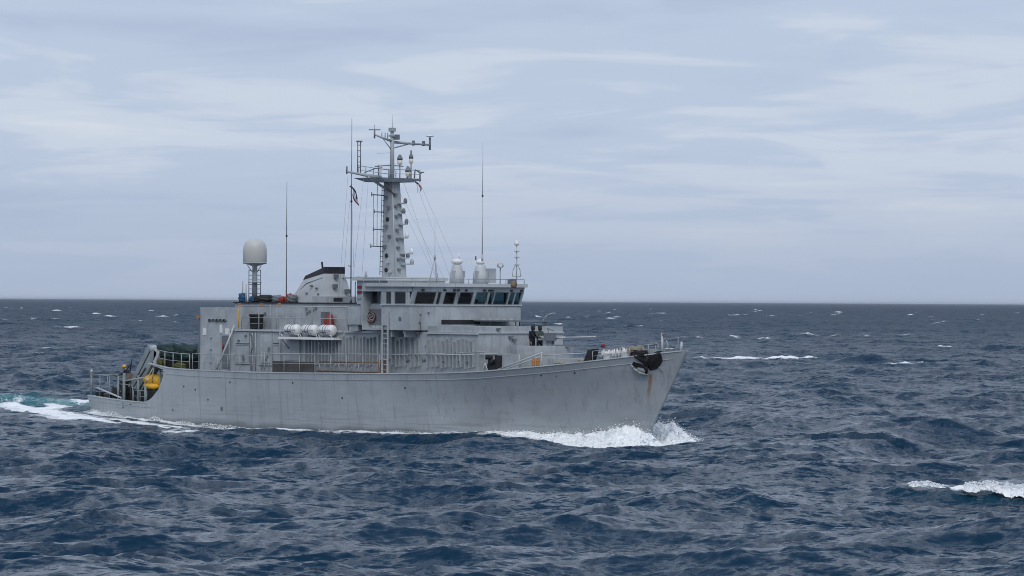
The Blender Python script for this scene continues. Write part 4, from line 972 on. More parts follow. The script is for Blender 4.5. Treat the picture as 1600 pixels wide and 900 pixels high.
# lower platform and yard
pl = MB(); pl.hexa([(-0.75,-1.2,14.20),(1.15,-1.2,14.20),(1.15,1.0,14.20),(-0.75,1.0,14.20)], [(-1.0,-1.9,14.42),(1.35,-1.9,14.42),(1.35,1.35,14.42),(-1.0,1.35,14.42)])
pl = pl.build('mast_platform', 'grey', mast)
tube('lower_yard', 'grey', mast, (0.2,-0.8,14.44), (0.2,-3.42,14.74), 0.13, 0.055); tube('lower_yard', 'grey', mast, (0.2,0.7,14.36), (0.2,2.3,14.40), 0.11, 0.06)
tube('yard_brace', 'grey', mast, (0.2,-1.85,14.50), (0.2,-0.3,13.75), 0.085); tube('yard_brace', 'rusty', mast, (0.75,-0.75,14.1), (0.75,-0.2,13.35), 0.05)
tube('yard_end_post', 'grey_dark', mast, (0.2,-3.40,14.6), (0.2,-3.40,15.05), 0.045); tube('yard_end_post', 'grey_dark', mast, (0.2,2.25,14.3), (0.2,2.25,14.85), 0.05); box('yard_end_cap', 'grey_dark', mast, 0.1, 0.3, 2.2, 2.5, 14.82, 14.88)
box('ladder_aerial_top', 'grey_dark', mast, 0.1, 0.3, -2.62, -2.30, 16.50, 16.58)
for y in (-2.58, -2.36): tube('ladder_aerial', 'grey_dark', mast, (0.2,y,14.7), (0.2,y,16.55), 0.03)
for i in range(5): tube('aerial_rung', 'grey_dark', mast, (0.2,-2.58,15.0+i*0.33), (0.2,-2.36,15.0+i*0.33), 0.02)
for k, (pa, pb) in enumerate((((-0.95,-2.6,14.66),(-0.95,1.3,14.42)), ((1.3,-1.85,14.42),(1.3,1.3,14.42)))):
    railing([pa if k else (0.1,-2.45,14.62), pb if k else (-0.9,1.3,14.42)], 0.5, 2, 0.75, 'platform_railing', 'grey', 0.022, parent=ship)
for x, y, z, h in ((0.9,-0.6,14.42,0.55),(0.6,0.9,14.42,0.75),(-0.5,-0.4,14.42,0.8)): tube('platform_post', 'grey_dark', mast, (x,y,z), (x,y,z+h), 0.035)
MB().path([(-0.8,-0.4,15.15),(0.3,-0.2,15.2),(0.6,0.6,15.15)], 0.03).build('platform_bar', 'grey_dark', mast)
MB().path([(-0.6,-1.4,14.75),(-0.2,-0.9,15.0),(0.1,-0.6,15.05)], 0.03).build('platform_bar', 'grey_dark', mast)
for (x, y, z, r_) in ((0.7,0.25,15.45,0.16),(0.9,0.95,15.55,0.13),(1.1,0.55,14.75,0.17)):
    o = MB().lathe([(0.02,-0.24),(r_*0.8,-0.2),(r_,-0.05),(r_*0.8,0.14),(r_*0.5,0.24),(0.02,0.28)], (x,y,z), 14).build('signal_lamp', 'lamp_white' , mast)
    tube('lamp_stem', 'grey_dark', mast, (x,y,14.42), (x,y,z-0.2), 0.035)
    MB().lathe([(r_*0.3,0.2),(r_*1.02,0.06),(r_*1.04,0.18),(r_*0.5,0.34),(0.02,0.40)], (x,y,z), 12).build('lamp_hood', 'grey_dark', mast)
tube('lamp_hood_post', 'grey_dark', mast, (0.9,0.95,15.7), (0.9,0.95,16.1), 0.05)
MB().path([(1.15,1.0,14.45),(1.15,1.05,14.95),(1.2,1.5,14.75)], 0.04).build('platform_davit', 'grey_dark', mast)
# brackets and lights down the mast
for z, L_ in ((13.42,0.95),(12.42,0.75),(11.38,0.80),(10.38,1.0)):
    tube('aft_arm', 'grey_dark', mast, (-0.05,-0.3,z), (-0.05,-0.35-L_,z+0.02), 0.032); tube('arm_tip', 'grey_dark', mast, (-0.05,-0.33-L_,z-0.08), (-0.05,-0.33-L_,z+0.16), 0.03)
tube('aerial_wire', 'steel_cable', mast, (-0.05,-1.15,13.5), (-0.05,-1.1,10.4), 0.018); tube('aerial_wire', 'steel_cable', mast, (-0.05,-0.85,14.1), (-0.05,-0.85,10.35), 0.018)
for z, ln, mt in ((12.95,0.62,'grey_dark'),(12.35,0.42,'grey_dark'),(11.72,0.62,'grey_dark'),(10.92,0.6,'white'),(9.98,0.95,'white'),(9.72,0.60,'grey_dark'),(9.36,0.95,'grey')):
    xf = 0.64+(14.2-z)/5.64*0.48; b_ = MB().box(xf-0.3, xf+0.25, 0.0, ln*0.9, z-0.05, z+0.03).build('light_bracket', 'grey', mast)
    MB().lathe([(0.03,-0.05),(0.10,-0.03),(0.12,0.10),(0.08,0.24),(0.02,0.27)], (xf+0.15, ln*0.85, z+0.04), 12).build('navigation_light', mt, mast)
for z, y in ((9.0,-0.46),(9.85,-0.44),(12.0,-0.38)): tube('mast_port', 'black', mast, (0.35,y+0.1,z), (0.35,y-0.05,z), 0.13)
tube('mast_conduit', 'grey_light', mast, (1.13,-0.44,8.7), (0.67,-0.30,14.1), 0.03)
for i in range(17):      # climbing rungs and small fittings on the starboard face
    z = 8.9+i*0.30; t_ = (z-8.56)/5.64; tube('mast_rung', 'grey_dark', mast, (-0.02,-0.47+0.16*t_,z), (-0.02,-0.62+0.16*t_,z), 0.018)
tube('mast_ladder_rail', 'grey_dark', mast, (-0.04,-0.63,8.7), (-0.06,-0.47,14.0), 0.022)
for z, x in ((9.4,0.55),(10.3,0.2),(10.9,0.6),(11.5,0.3),(12.6,0.45),(13.2,0.2),(13.6,0.5),(8.85,0.8)):
    t_ = (z-8.56)/5.64; box('mast_fitting', 'grey_dark' if z > 10 else 'grey_light', mast, x-0.09, x+0.09, -0.60+0.16*t_, -0.44+0.16*t_, z, z+0.18)
for z in (8.95,9.55,10.25,10.75,11.3,12.1,12.7,13.4):
    xf = 1.12-(z-8.56)/5.64*0.48; box('mast_fitting', 'grey_dark', mast, xf-0.02, xf+0.16, -0.22, -0.05, z, z+0.14)
MB().path([(0.9,0.3,8.6),(0.85,0.34,11.0),(0.6,0.3,14.0)], 0.03).build('mast_cable', 'grey_dark', mast)
# standing and running rigging
for p, q_ in (((0.2,-3.3,14.6),(-3.2,-1.2,7.1)),((0.2,-2.1,14.5),(-0.6,-2.2,8.6)),((0.2,-1.75,14.4),(0.2,-2.2,8.6)),((0.2,2.2,14.3),(5.0,1.6,8.2)),((0.64,0.3,13.6),(4.0,1.1,8.2)),((0.64,0.3,13.0),(3.2,1.2,8.2)),((0.2,1.0,14.2),(2.2,1.9,8.5)),((-1.66,-1.5,14.2),(-4.2,0.8,9.2)),((0.2,-3.0,14.6),(-1.2,-2.6,7.0)),((0.28,-0.1,15.95),(0.28,-1.2,15.85)),((0.2,1.9,14.3),(5.5,0.2,8.3))):
    tube('rigging_line', 'steel_cable', ship, p, q_, 0.007, n=5)
# flags
def flag(name, p, w, h, mats, label, seed):
    t = empty(name, p, label, 'flag'); rg = random.Random(seed)
    for k, mt in enumerate(mats):
        P = []
        for i in range(7):
            u = i/6*w; s0 = k/len(mats); row = []
            for j in range(5):
                vv = (s0+j/4/len(mats))*h; row.append((u*0.55*R2[0]+0.06*sin(vv*6+u*5), u*0.55*R2[1]+0.05*sin(u*7+k), -vv*0.9-u*0.95))
            P.append(row)
        m = MB().grid(P); n0 = len(m.v); m2 = MB(); m2.grid([[(x, y+0.004, z) for x, y, z in r] for r in P], True, True); m.add(m2.v, m2.f, True); m.build('stripe', mt, t)
    tube('toggle', 'black', t, (-0.16,-0.02,0.02), (0.06,0.02,-0.1), 0.045)
    return t
flag('signal_flag', (-1.62,-1.5,13.95), 0.72, 0.55, ('black','grey_light','dark_red'), 'limp dark red, grey and black flag half up the whip aerial', 1)
flag('pennant', (0.2,2.05,14.25), 0.42, 0.22, ('red','black'), 'small dark red pennant hanging from the right yardarm', 2)
tube('flag_halyard', 'steel_cable', ship, (0.2,2.05,14.4), (0.2,2.05,13.6), 0.008)

# ---------------- main-deck railings
def edge_pts(x0, x1, n, inset=0.12, dz=0.0): return [(x, -(float(hb(x, zdeck(x)))-inset), float(zdeck(x))+dz) for x in np.linspace(x0, x1, n)]
railing(edge_pts(-17.4,-13.9,4), 0.95, 2, 0.85, r=0.024)
railing(edge_pts(-13.6,-6.3,6), 1.0, 2, 1.15, r=0.018)
railing(edge_pts(-5.9,4.3,8), 1.12, 2, 1.5, r=0.022, top_r=0.034)
railing(edge_pts(5.3,12.8,6), 1.10, 2, 1.9, r=0.016, top_r=0.03)
tube('deck_brace', 'grey_light', ship, (-11.2,-4.15,2.95), (-10.5,-3.35,5.62), 0.055)
tube('deck_brace', 'grey', ship, (-11.0,-4.1,2.95), (-11.5,-3.9,3.7), 0.03)
# port side rail, seen over the foredeck
railing([(x, float(hb(x, zdeck(x)))-0.12, float(zdeck(x))) for x in np.linspace(12.5, 24.0, 8)], 0.85, 2, 1.6, r=0.016)
# stowed gangway and dark screen on the side deck
box('side_screen', 'mesh_panel', ship, -5.8, -1.9, -4.12, -4.06, 2.9, 3.55)
gw = empty('stowed_gangway', (1.2,-4.0,2.93), 'rusty brown stowed gangway lying along the side deck below the bridge', 'gangway')
MB().tube((-2.7,0,0.64),(3.1,0,0.68),0.05).build('top_rail', 'rusty', gw); MB().tube((-2.9,0,0.10),(3.1,0,0.12),0.05).build('bottom_rail', 'rusty', gw)
for i in range(7):
    x = -2.6+i*0.9; tube('strut', 'grey_light', gw, (x,0,0.12), (x+(0.55 if i % 2 else -0.15),0,0.62), 0.025)
box('tread_deck', 'rusty', gw, -2.8, 3.0, 0.02, 0.5, 0.05, 0.11)
MB().box(4.0, 4.5, -4.1, -3.9, 2.93, 3.75).build('side_locker', 'rusty', ship)

# ---------------- foredeck
gun_tub = MB(); pol = []
for i in range(10):
    a = 2*pi*(i+0.5)/10; pol.append((13.45+1.85*cos(a), 1.85*sin(a)))
inn = [(13.45+(x-13.45)*0.95, y*0.95) for x, y in pol]
n_ = 10; vs = [(x,y,3.2) for x,y in pol]+[(x,y,4.70) for x,y in pol]+[(x,y,4.70) for x,y in inn]+[(x,y,4.02) for x,y in inn]
fs = []
for k in range(3): fs += [(k*n_+i, k*n_+(i+1)%n_, (k+1)*n_+(i+1)%n_, (k+1)*n_+i) for i in range(n_)]
fs.append(tuple(range(3*n_, 4*n_))); gun_tub.add(vs, fs); gun_tub = gun_tub.build('gun_platform', 'grey', ship)
MB().box(11.8, 12.6, -1.9, 1.9, 3.2, 4.25).build('platform_base', 'grey', ship)
MB().box(14.2, 15.9, -0.9, 1.3, 3.3, 4.0).build('ammunition_locker', 'grey', ship)
# deck gun: a thing of its own
gun = empty('deck_gun', (13.85,0.35,4.02), 'light grey deck gun with long thin barrel on the raised forward platform', 'gun', rz=radians(16))
MB().lathe([(0.42,0),(0.36,0.1),(0.22,0.2),(0.17,0.62),(0.24,0.66),(0.24,0.74)], (0,0,0), 16).build('pedestal', 'grey', gun)
MB().box(-0.75, 0.35, -0.11, 0.11, 0.98, 1.22).box(-0.25, 0.15, -0.2, -0.13, 0.72, 1.2).box(-0.25, 0.15, 0.13, 0.2, 0.72, 1.2).build('cradle', 'grey', gun)
MB().tube((0.3,0,1.11),(1.0,0,1.14),0.06).tube((1.0,0,1.14),(2.9,0,1.2),0.042,0.036).tube((2.75,0,1.195),(2.95,0,1.20),0.05).build('barrel', 'dome_white', gun)
MB().box(-0.2, 0.45, -0.42, -0.15, 0.95, 1.4).build('ammunition_box', 'grey_dark', gun)
MB().path([(-0.2,0.2,1.15),(-0.35,0.25,1.65),(0.1,0.2,1.5)], 0.03).build('sight', 'grey_dark', gun)
MB().path([(-0.7,-0.25,1.05),(-1.05,-0.3,1.3),(-1.05,0.3,1.3),(-0.7,0.25,1.05)], 0.03).build('shoulder_rest', 'black', gun)
MB().box(0.6, 1.9, -0.5, -0.35, 0.62, 0.74).build('barrel_tray', 'grey_dark', gun)

# ---------------- people
def person(name, loc, rz, label, pose, top='navy_cloth', leg='navy_cloth', hat=None, hatmat='black'):
    t = empty(name, loc, label, 'person', rz=rz)
    J = dict(pel=(0,0,0.95), spine=(0,0,1.15), chest=(0.02,0,1.36), neck=(0.03,0,1.50), head=(0.05,0,1.60),
             lsh=(0.0,0.19,1.42), rsh=(0.0,-0.19,1.42), lel=(0.08,0.26,1.16), rel=(0.08,-0.26,1.16), lwr=(0.28,0.2,1.1), rwr=(0.28,-0.2,1.1),
             lhp=(0,0.10,0.92), rhp=(0,-0.10,0.92), lkn=(0.03,0.12,0.50), rkn=(0.03,-0.12,0.50), lan=(0,0.13,0.09), ran=(0,-0.13,0.09), lto=(0.18,0.14,0.04), rto=(0.18,-0.14,0.04))
    J.update(pose)
    rad_ = dict(pel=.155, spine=.14, chest=.17, neck=.065, head=.062, lsh=.085, rsh=.085, lel=.062, rel=.062, lwr=.042, rwr=.042, lhp=.11, rhp=.11, lkn=.075, rkn=.075, lan=.052, ran=.052, lto=.045, rto=.045)
    ks = list(J); E_ = [('pel','spine'),('spine','chest'),('chest','neck'),('neck','head'),('chest','lsh'),('chest','rsh'),('lsh','lel'),('rsh','rel'),('lel','lwr'),('rel','rwr'),('pel','lhp'),('pel','rhp'),('lhp','lkn'),('rhp','rkn'),('lkn','lan'),('rkn','ran'),('lan','lto'),('ran','rto')]
    me = bpy.data.meshes.new('skel'); me.from_pydata([J[k] for k in ks], [(ks.index(a), ks.index(b)) for a, b in E_], [])
    o = bpy.data.objects.new('skel', me); COL.objects.link(o); mod = o.modifiers.new('skin', 'SKIN')
    for i, k in enumerate(ks):
        sv = me.skin_vertices[0].data[i]; sv.radius = (rad_[k], rad_[k]); sv.use_root = (k == 'pel')
    ss = o.modifiers.new('sub', 'SUBSURF'); ss.levels = 1; ss.render_levels = 1
    bpy.context.view_layer.update(); dg = bpy.context.evaluated_depsgraph_get()
    bm2 = bpy.data.meshes.new_from_object(o.evaluated_get(dg)); bpy.data.objects.remove(o)
    vs = [tuple(v.co) for v in bm2.vertices]; fs = [tuple(p.vertices) for p in bm2.polygons]
    nk = Vector(J['neck']); m = MB(); m.add(vs, fs, True)
    mats = []
    for f in fs:
        c_ = sum((Vector(vs[i]) for i in f), Vector())/len(f)
        mats.append(1 if c_.z > nk.z+0.02 and (c_-nk).length < 0.2 and c_.z > 1.3*0.9 else (2 if c_.z < 0.9 else 0))
    hd = Vector(J['head']); ax = (hd-nk).normalized(); hc = hd+ax*0.10
    o0 = len(m.f); m.ball(hc, 0.12, 14, 10, (0.86, 0.70, 1.05)); mats += [1]*(len(m.f)-o0)
    o0 = len(m.f); m.ball(hc+Vector((0.105,0,-0.01)), 0.022, 6, 4, (1,0.8,1.3)); m.ball(hc+Vector((0.0,0.085,0)), 0.025, 6, 4, (0.8,0.5,1.3)); m.ball(hc+Vector((0.0,-0.085,0)), 0.025, 6, 4, (0.8,0.5,1.3)); mats += [1]*(len(m.f)-o0)
    o0 = len(m.f); m.ball(hc+Vector((0.092,0.032,0.02)), 0.014, 6, 4); m.ball(hc+Vector((0.092,-0.032,0.02)), 0.014, 6, 4); m.box(hc.x+0.085, hc.x+0.10, hc.y-0.025, hc.y+0.025, hc.z-0.06, hc.z-0.052); mats += [3]*(len(m.f)-o0)
    for sgn, w, el in ((1,'lwr','lel'),(-1,'rwr','rel')):
        wv = Vector(J[w]); dv = (wv-Vector(J[el])).normalized(); sd_ = dv.cross(Vector((0,0,1))).normalized(); o0 = len(m.f)
        m.ball(wv+dv*0.05, 0.05, 8, 6, (1,0.9,0.7))
        for i, ln in enumerate((0.065,0.08,0.085,0.075)):
            b0 = wv+dv*0.085+sd_*(i-1.5)*0.02; m.tube(b0, b0+dv*ln*0.6, 0.0095, n=5); m.tube(b0+dv*ln*0.6, b0+dv*ln+Vector((0,0,-0.02)), 0.009, n=5)
        b0 = wv+dv*0.035-sd_*sgn*0.04; m.tube(b0, b0+dv*0.05-sd_*sgn*0.03, 0.011, n=5)
        mats += [1]*(len(m.f)-o0)
    b = m.build('body', top, t, fix=False); b.data.materials.append(MAT['skin']); b.data.materials.append(MAT[leg]); b.data.materials.append(MAT['black'])
    b.data.polygons.foreach_set('material_index', mats[:len(b.data.polygons)])
    if hat:
        h = MB(); prof = [(0.125,-0.02),(0.132,0.03),(0.118,0.085),(0.085,0.125),(0.04,0.145),(0.005,0.15)]
        if hat == 'hood': prof = [(0.09,-0.17),(0.115,-0.10)]+prof
        h.lathe(prof, tuple(hc+Vector((-0.012,0,0))), 16); h.build('helmet' if hat == 'helmet' else 'hood', hatmat, t)
    bpy.data.meshes.remove(me); bpy.data.meshes.remove(bm2); return t
person('person', (12.72,-0.02,4.02), radians(5), 'person in dark clothing and black hood, left of the two behind the deck gun', dict(lel=(0.06,0.27,1.15), lwr=(0.24,0.18,1.05), rel=(0.02,-0.25,1.12), rwr=(0.1,-0.24,0.9)), hat='hood')
person('person', (13.02,0.26,4.02), radians(-10), 'person in grey-green jacket and black hood, nearest the deck gun', dict(lel=(0.16,0.26,1.2), lwr=(0.40,0.16,1.12), rel=(0.15,-0.26,1.2), rwr=(0.38,-0.14,1.12)), top='olive_cloth', hat='hood')
person('person', (-22.6,-2.3,1.35), radians(190), 'person in dark overalls and yellow helmet bending on the stern working deck', dict(spine=(0.12,0,1.12), chest=(0.26,0,1.28), neck=(0.38,0,1.38), head=(0.45,0,1.46), lsh=(0.26,0.19,1.30), rsh=(0.26,-0.19,1.30), lel=(0.42,0.24,1.12), rel=(0.45,-0.24,1.14), lwr=(0.65,0.15,1.05), rwr=(0.68,-0.16,1.2)), hat='helmet', hatmat='yellow')

# ---------------- foredeck gear
zd = lambda x: float(zdeck(x))-0.07
wn = empty('deck_winch', (12.75,-2.9,zd(12.7)), 'black winch with two round ends beside a grey locker on the foredeck side', 'winch')
MB().box(-0.35, 0.3, -0.25, 0.25, 0, 0.5).build('bed', 'black', wn)
MB().lathe([(0.02,-0.34),(0.2,-0.34),(0.2,-0.28),(0.13,-0.26),(0.13,0.26),(0.2,0.28),(0.2,0.34),(0.02,0.34)], (0.0,0,0.62), 16, 'y').build('drum', 'black', wn)
for x in (-0.28, -0.02): MB().lathe([(0.04,-0.1),(0.13,-0.08),(0.13,0.08),(0.04,0.1)], (x,-0.3,0.86), 14, 'y').build('hand_wheel', 'black', wn)
MB().box(0.22, 0.62, -0.2, 0.3, 0.0, 0.98).build('motor_housing', 'black', wn)
MB().box(13.0, 14.0, -2.9, -2.2, zd(13.5), zd(13.5)+1.0).build('foredeck_locker', 'grey', ship)
MB().path([(12.6,-3.75,zd(12.6)),(12.85,-3.7,zd(12.6)+0.55),(13.1,-3.7,zd(13))], 0.03).build('fairlead_frame', 'grey_light', ship)
def drum(x, y, label):
    t = empty('orange_drum', (x,y,zd(x)), label, 'drum', 'orange drums on the foredeck')
    MB().lathe([(0.02,0.0),(0.10,0.0),(0.105,0.02),(0.10,0.2),(0.11,0.22),(0.10,0.24),(0.10,0.38),(0.11,0.40),(0.10,0.42),(0.10,0.54),(0.09,0.56),(0.02,0.56)], (0,0,0), 16).build('shell', 'orange', t)
    MB().lathe([(0.02,0.56),(0.04,0.56),(0.04,0.60),(0.02,0.60)], (0.03,0,0), 8).build('bung', 'grey_dark', t)
drum(15.80,-2.72,'left orange drum by the sloping handrail'); drum(16.02,-2.60,'right orange drum by the sloping handrail')
hr = MB().tube((13.2,-3.25,zd(13)+0.1),(16.35,-2.55,4.35),0.04).tube((13.4,-3.2,zd(13)+0.05),(16.2,-2.6,4.12),0.032).build('sloping_handrail', 'grey_light', ship)
for x in (14.8, 16.3): tube('handrail_post', 'grey_light', hr, (x,-2.9+(x-14.8)*0.22,zd(x)), (x,-2.9+(x-14.8)*0.22,zd(x)+0.9), 0.028)
MB().tube((15.2,-2.2,4.15),(19.6,-0.5,4.42),0.025).build('boat_boom', 'grey_light', ship)
# rope heaps and hawsers
def rope_heap(x, y, r, label, seed, mat='rope'):
    rg = random.Random(seed); t = MB(); pts = []
    for i in range(90):
        a = i*0.42; rr_ = r*(0.5+0.5*rg.random()); pts.append((x+rr_*cos(a), y+rr_*sin(a)*0.8, zd(x)+0.06+0.24*rg.random()*(1-0.3*i/90)))
    t.path(pts, 0.03, 5); return t.build('mooring_rope', mat, None, label, 'rope', 'mooring ropes on the foredeck')
rope_heap(17.2,-1.9,0.45,'pale coiled rope heap nearest the orange drums',1); rope_heap(18.3,-1.3,0.4,'pale coiled rope heap just left of the black tilted cowl',2)
rope_heap(20.2,-1.0,0.5,'pale coiled rope heap right of the black tilted cowl',3,'white')
blk = MB().hexa([(18.75,-1.75,zd(19)),(19.35,-1.75,zd(19)),(19.35,-1.35,zd(19)),(18.75,-1.35,zd(19))],[(19.15,-1.75,zd(19)+0.75),(19.65,-1.75,zd(19)+0.85),(19.65,-1.35,zd(19)+0.85),(19.15,-1.35,zd(19)+0.75)]).build('tilted_cowl', 'black', ship)
rp = tube('lamp_post', 'grey', ship, (19.6,-1.0,zd(19.6)), (19.6,-1.0,zd(19.6)+0.85), 0.03)
MB().lathe([(0.08,0),(0.13,0.02),(0.14,0.12),(0.10,0.18),(0.02,0.20)], (19.6,-1.0,zd(19.6)+0.84), 12).build('lamp_cover', 'dark_red', rp)
for k_, (xa, xb, yy, lab) in enumerate(((20.1,21.6,0.35,'pale hawser flaked along the foredeck edge left of the windlass'),(21.7,22.6,0.25,'pale hawser flaked along the foredeck edge right of the windlass'))):
    rg = random.Random(40+k_); pts = []
    for i in range(44):
        x = xa+(xb-xa)*i/43; pts.append((x, -(float(hb(x, zdeck(x)))-yy-0.12*rg.random()), zd(x)+(0.52+0.16*rg.random() if i % 2 else 0.08+0.1*rg.random())))
    MB().path(pts, 0.034, 5).build('flaked_hawser', 'white' if k_ == 0 else 'rope', None, lab, 'rope', 'mooring ropes on the foredeck')
wl = empty('anchor_windlass', (21.0,-0.35,zd(21)), 'grey anchor windlass with chain drum on the foredeck', 'windlass')
MB().box(-0.5, 0.5, -0.55, 0.55, 0, 0.2).build('bed', 'grey_light', wl)
MB().lathe([(0.02,-0.7),(0.24,-0.7),(0.24,-0.6),(0.14,-0.55),(0.14,-0.2),(0.3,-0.18),(0.3,-0.05),(0.15,0.0),(0.15,0.5),(0.24,0.56),(0.24,0.66),(0.02,0.66)], (0,0,0.42), 18, 'y').build('drum', 'grey_light', wl)
MB().box(-0.25, 0.25, 0.12, 0.5, 0.2, 0.72).build('gearbox', 'grey', wl)
for x, y in ((20.0,-1.35),(21.9,-0.85),(22.6,0.5),(23.9,-0.1)):
    b_ = MB()
    for dx in (-0.18, 0.18): b_.lathe([(0.1,0),(0.09,0.26),(0.13,0.28),(0.13,0.34),(0.02,0.36)], (x+dx,y,zd(x)), 12)
    b_.box(x-0.35, x+0.35, y-0.14, y+0.14, zd(x), zd(x)+0.05); b_.build('bollard', 'grey_light', ship)
ch = MB(); 
for i in range(26):
    x = 21.2+i*0.075; y = -0.42-0.012*i; z = zd(x)+0.12
    P = [(x+0.07*cos(a), y+0.03*cos(a)*(i % 2)+0.04*sin(a)*((i+1) % 2), z+0.04*sin(a)*(i % 2)) for a in np.linspace(0, 2*pi, 9)]; ch.path(P, 0.014, 5)
ch.build('anchor_chain', 'steel', ship)
for x, y, w, h, mt in ((21.6,-1.15,0.5,0.32,'grey_light'),(20.55,-1.5,0.45,0.42,'grey_light'),(22.2,-0.2,0.6,0.30,'steel'),(22.9,-0.35,0.35,0.4,'grey'),(23.3,0.2,0.5,0.28,'steel'),(19.9,-0.1,0.7,0.35,'grey')):
    MB().hexa([(x-w/2,y-0.2,zd(x)),(x+w/2,y-0.2,zd(x)),(x+w/2,y+0.2,zd(x)),(x-w/2,y+0.2,zd(x))],[(x-w/3,y-0.14,zd(x)+h),(x+w/3,y-0.14,zd(x)+h),(x+w/3,y+0.14,zd(x)+h),(x-w/3,y+0.14,zd(x)+h)]).build('deck_fitting', mt, ship)
railing(edge_pts(19.8,23.6,5,0.10), 0.55, 2, 0.62, r=0.018)
MB().path([(20.2,-1.5,zd(20)+0.62),(21.6,-0.9,zd(21)+0.72),(22.9,-0.3,zd(23)+0.62),(23.4,0.2,zd(23)+0.95)], 0.05).build('stowed_spar', 'grey_dark', ship)
js = tube('jackstaff', 'grey_light', ship, (23.25,0.0,zd(23.25)), (23.25,0.0,5.50), 0.07, 0.06); tube('jackstaff_stay', 'grey_light', js, (23.25,0.05,5.42), (23.55,0.35,4.6), 0.025); box('staff_head', 'grey_dark', js, 23.2, 23.45, -0.05, 0.2, 5.36, 5.48)
MB().lathe([(0.02,-0.1),(0.12,-0.06),(0.12,0.06),(0.02,0.1)], (23.75,0.3,4.78), 10).build('bow_light', 'grey_dark', ship)
MB().tube((24.72,-0.02,zd(24.7)),(24.78,-0.02,5.04),0.075,0.06).tube((24.60,0.1,zd(24.7)),(24.70,0.1,4.9),0.04).build('stem_post', 'grey_light', ship)

# ---------------- anchor and rubber mat at the starboard bow
def hull_pt(x, z, off): return (x, -(float(hb(x, z))+off), z)
mat_o = []
XS = np.linspace(22.62, 23.85, 15)
rows = []
for t in np.linspace(0, 1, 10):
    row = []
    for x in XS:
        s_ = (x-22.62)/1.23
        top_ = float(zdeck(x))+0.10+0.06*sin(s_*9); bot = np.interp(s_, [0,0.12,0.3,0.5,0.72,0.86,1.0], [4.32,4.10,3.85,3.45,3.55,3.72,4.0])
        z = top_+(bot-top_)*t; xx = x-0.22*t*(1-s_)*1.6
        row.append(hull_pt(xx, min(z, float(zdeck(xx))), 0.07+0.05*sin(t*8+s_*6)*sin(s_*pi)+0.02*random.random()) if z < float(zdeck(xx)) else (xx, -(float(hb(xx, float(zdeck(xx))))+0.04-0.5*(z-float(zdeck(xx)))), z))
    rows.append(row)
mt = MB().grid(rows)
back = [[(x, y+0.05, z) for x, y, z in r] for r in rows]; mt.grid(back, True, True)
mt.build('rubber_mat', 'rubber', None, 'torn black rubber mat draped over the bow side above the anchor', 'mat')
blob_thing('rubber_bundle', (22.4,-0.95,float(zdeck(22.4))-0.02), (0.95,0.45,0.36), 'rubber', 'black bundle heaped on the deck edge beside the rubber mat', 'bundle', 12)
anc = empty('anchor', hull_pt(22.85, 3.75, 0.16), 'dark anchor with pale curved fluke hanging at the bow below the black mat', 'anchor')
A0 = Vector(anc.location)
def ap(x, z, off=0.16): return Vector(hull_pt(x, z, off))-A0
MB().path([ap(23.2,4.2,0.2), ap(23.0,3.7,0.2), ap(22.9,3.3,0.18)], 0.085, 8).build('shank', 'rubber', anc)
fl = [ap(22.15,3.78,0.16), ap(22.28,3.55,0.2), ap(22.5,3.36,0.22), ap(22.75,3.26,0.2), ap(22.98,3.24,0.18)]
m = MB()
for (p, q_), (r1, r2) in zip(zip(fl[:-1], fl[1:]), ((0.035,0.055),(0.055,0.06),(0.06,0.065),(0.065,0.06))): m.tube(p, q_, r1, r2, 8)
m.build('fluke', 'steel', anc)
m = MB(); m.hexa([ap(22.18,3.74,0.1), ap(22.9,3.30,0.1), ap(22.9,3.30,0.16), ap(22.18,3.74,0.16)], [ap(22.3,3.92,0.1), ap(22.95,3.72,0.1), ap(22.95,3.72,0.16), ap(22.3,3.92,0.16)]); m.build('fluke_palm', 'rubber', anc)
m = MB(); m.hexa([ap(22.42,3.5,0.17), ap(22.86,3.36,0.17), ap(22.86,3.36,0.2), ap(22.42,3.5,0.2)], [ap(22.5,3.62,0.17), ap(22.8,3.56,0.17), ap(22.8,3.56,0.2), ap(22.5,3.62,0.2)]); m.build('fluke_plate', 'grey', anc)
MB().path([ap(23.55,3.75,0.04), ap(23.68,3.35,0.03)], 0.02).build('lanyard', 'steel', anc)

# ---------------- stern working deck
DK = 0.36
def sp(x, y, z, h, r=0.045, mat='arm_grey'): return tube('stern_post', mat, ship, (x,y,z), (x,y,z+h), r)
sb = lambda x: -(float(hb(x, 0.9))-0.10)
sp(-25.35, sb(-25.35), 1.0, 1.55, 0.075); MB().lathe([(0.02,0),(0.09,0.02),(0.09,0.14),(0.02,0.2)], (-25.35,sb(-25.35),2.5), 10).build('stern_light', 'grey_light', ship)
railing([(-25.45,sb(-25.4),1.02),(-23.0,sb(-23.0),0.95)], 1.38, 2, 1.0, r=0.03, mat='arm_grey', name='stern_railing')
railing([(-25.45,sb(-25.4),1.0),(-25.45,3.3,1.0)], 1.35, 2, 1.3, r=0.03, mat='arm_grey', name='stern_railing')
railing([(-22.0,sb(-22),0.86),(-20.2,sb(-20.2),0.8)], 1.0, 1, 1.8, r=0.03, mat='arm_grey', name='stern_railing')
railing([(-20.1,sb(-20.1),0.78),(-18.6,sb(-18.6),0.75)], 0.72, 2, 0.75, r=0.028, mat='arm_grey', name='stern_railing')
sp(-21.9, sb(-21.9), 0.36, 2.0, 0.07); sp(-21.2, sb(-21.2), 0.36, 2.2, 0.10); sp(-19.55, sb(-19.5), 0.36, 2.1, 0.07); sp(-18.75, sb(-18.7), 0.4, 1.4, 0.08); sp(-18.25, sb(-18.2)+0.3, 0.4, 1.6, 0.07); sp(-17.35, sb(-17.3)+0.15, 0.4, 2.6, 0.06)
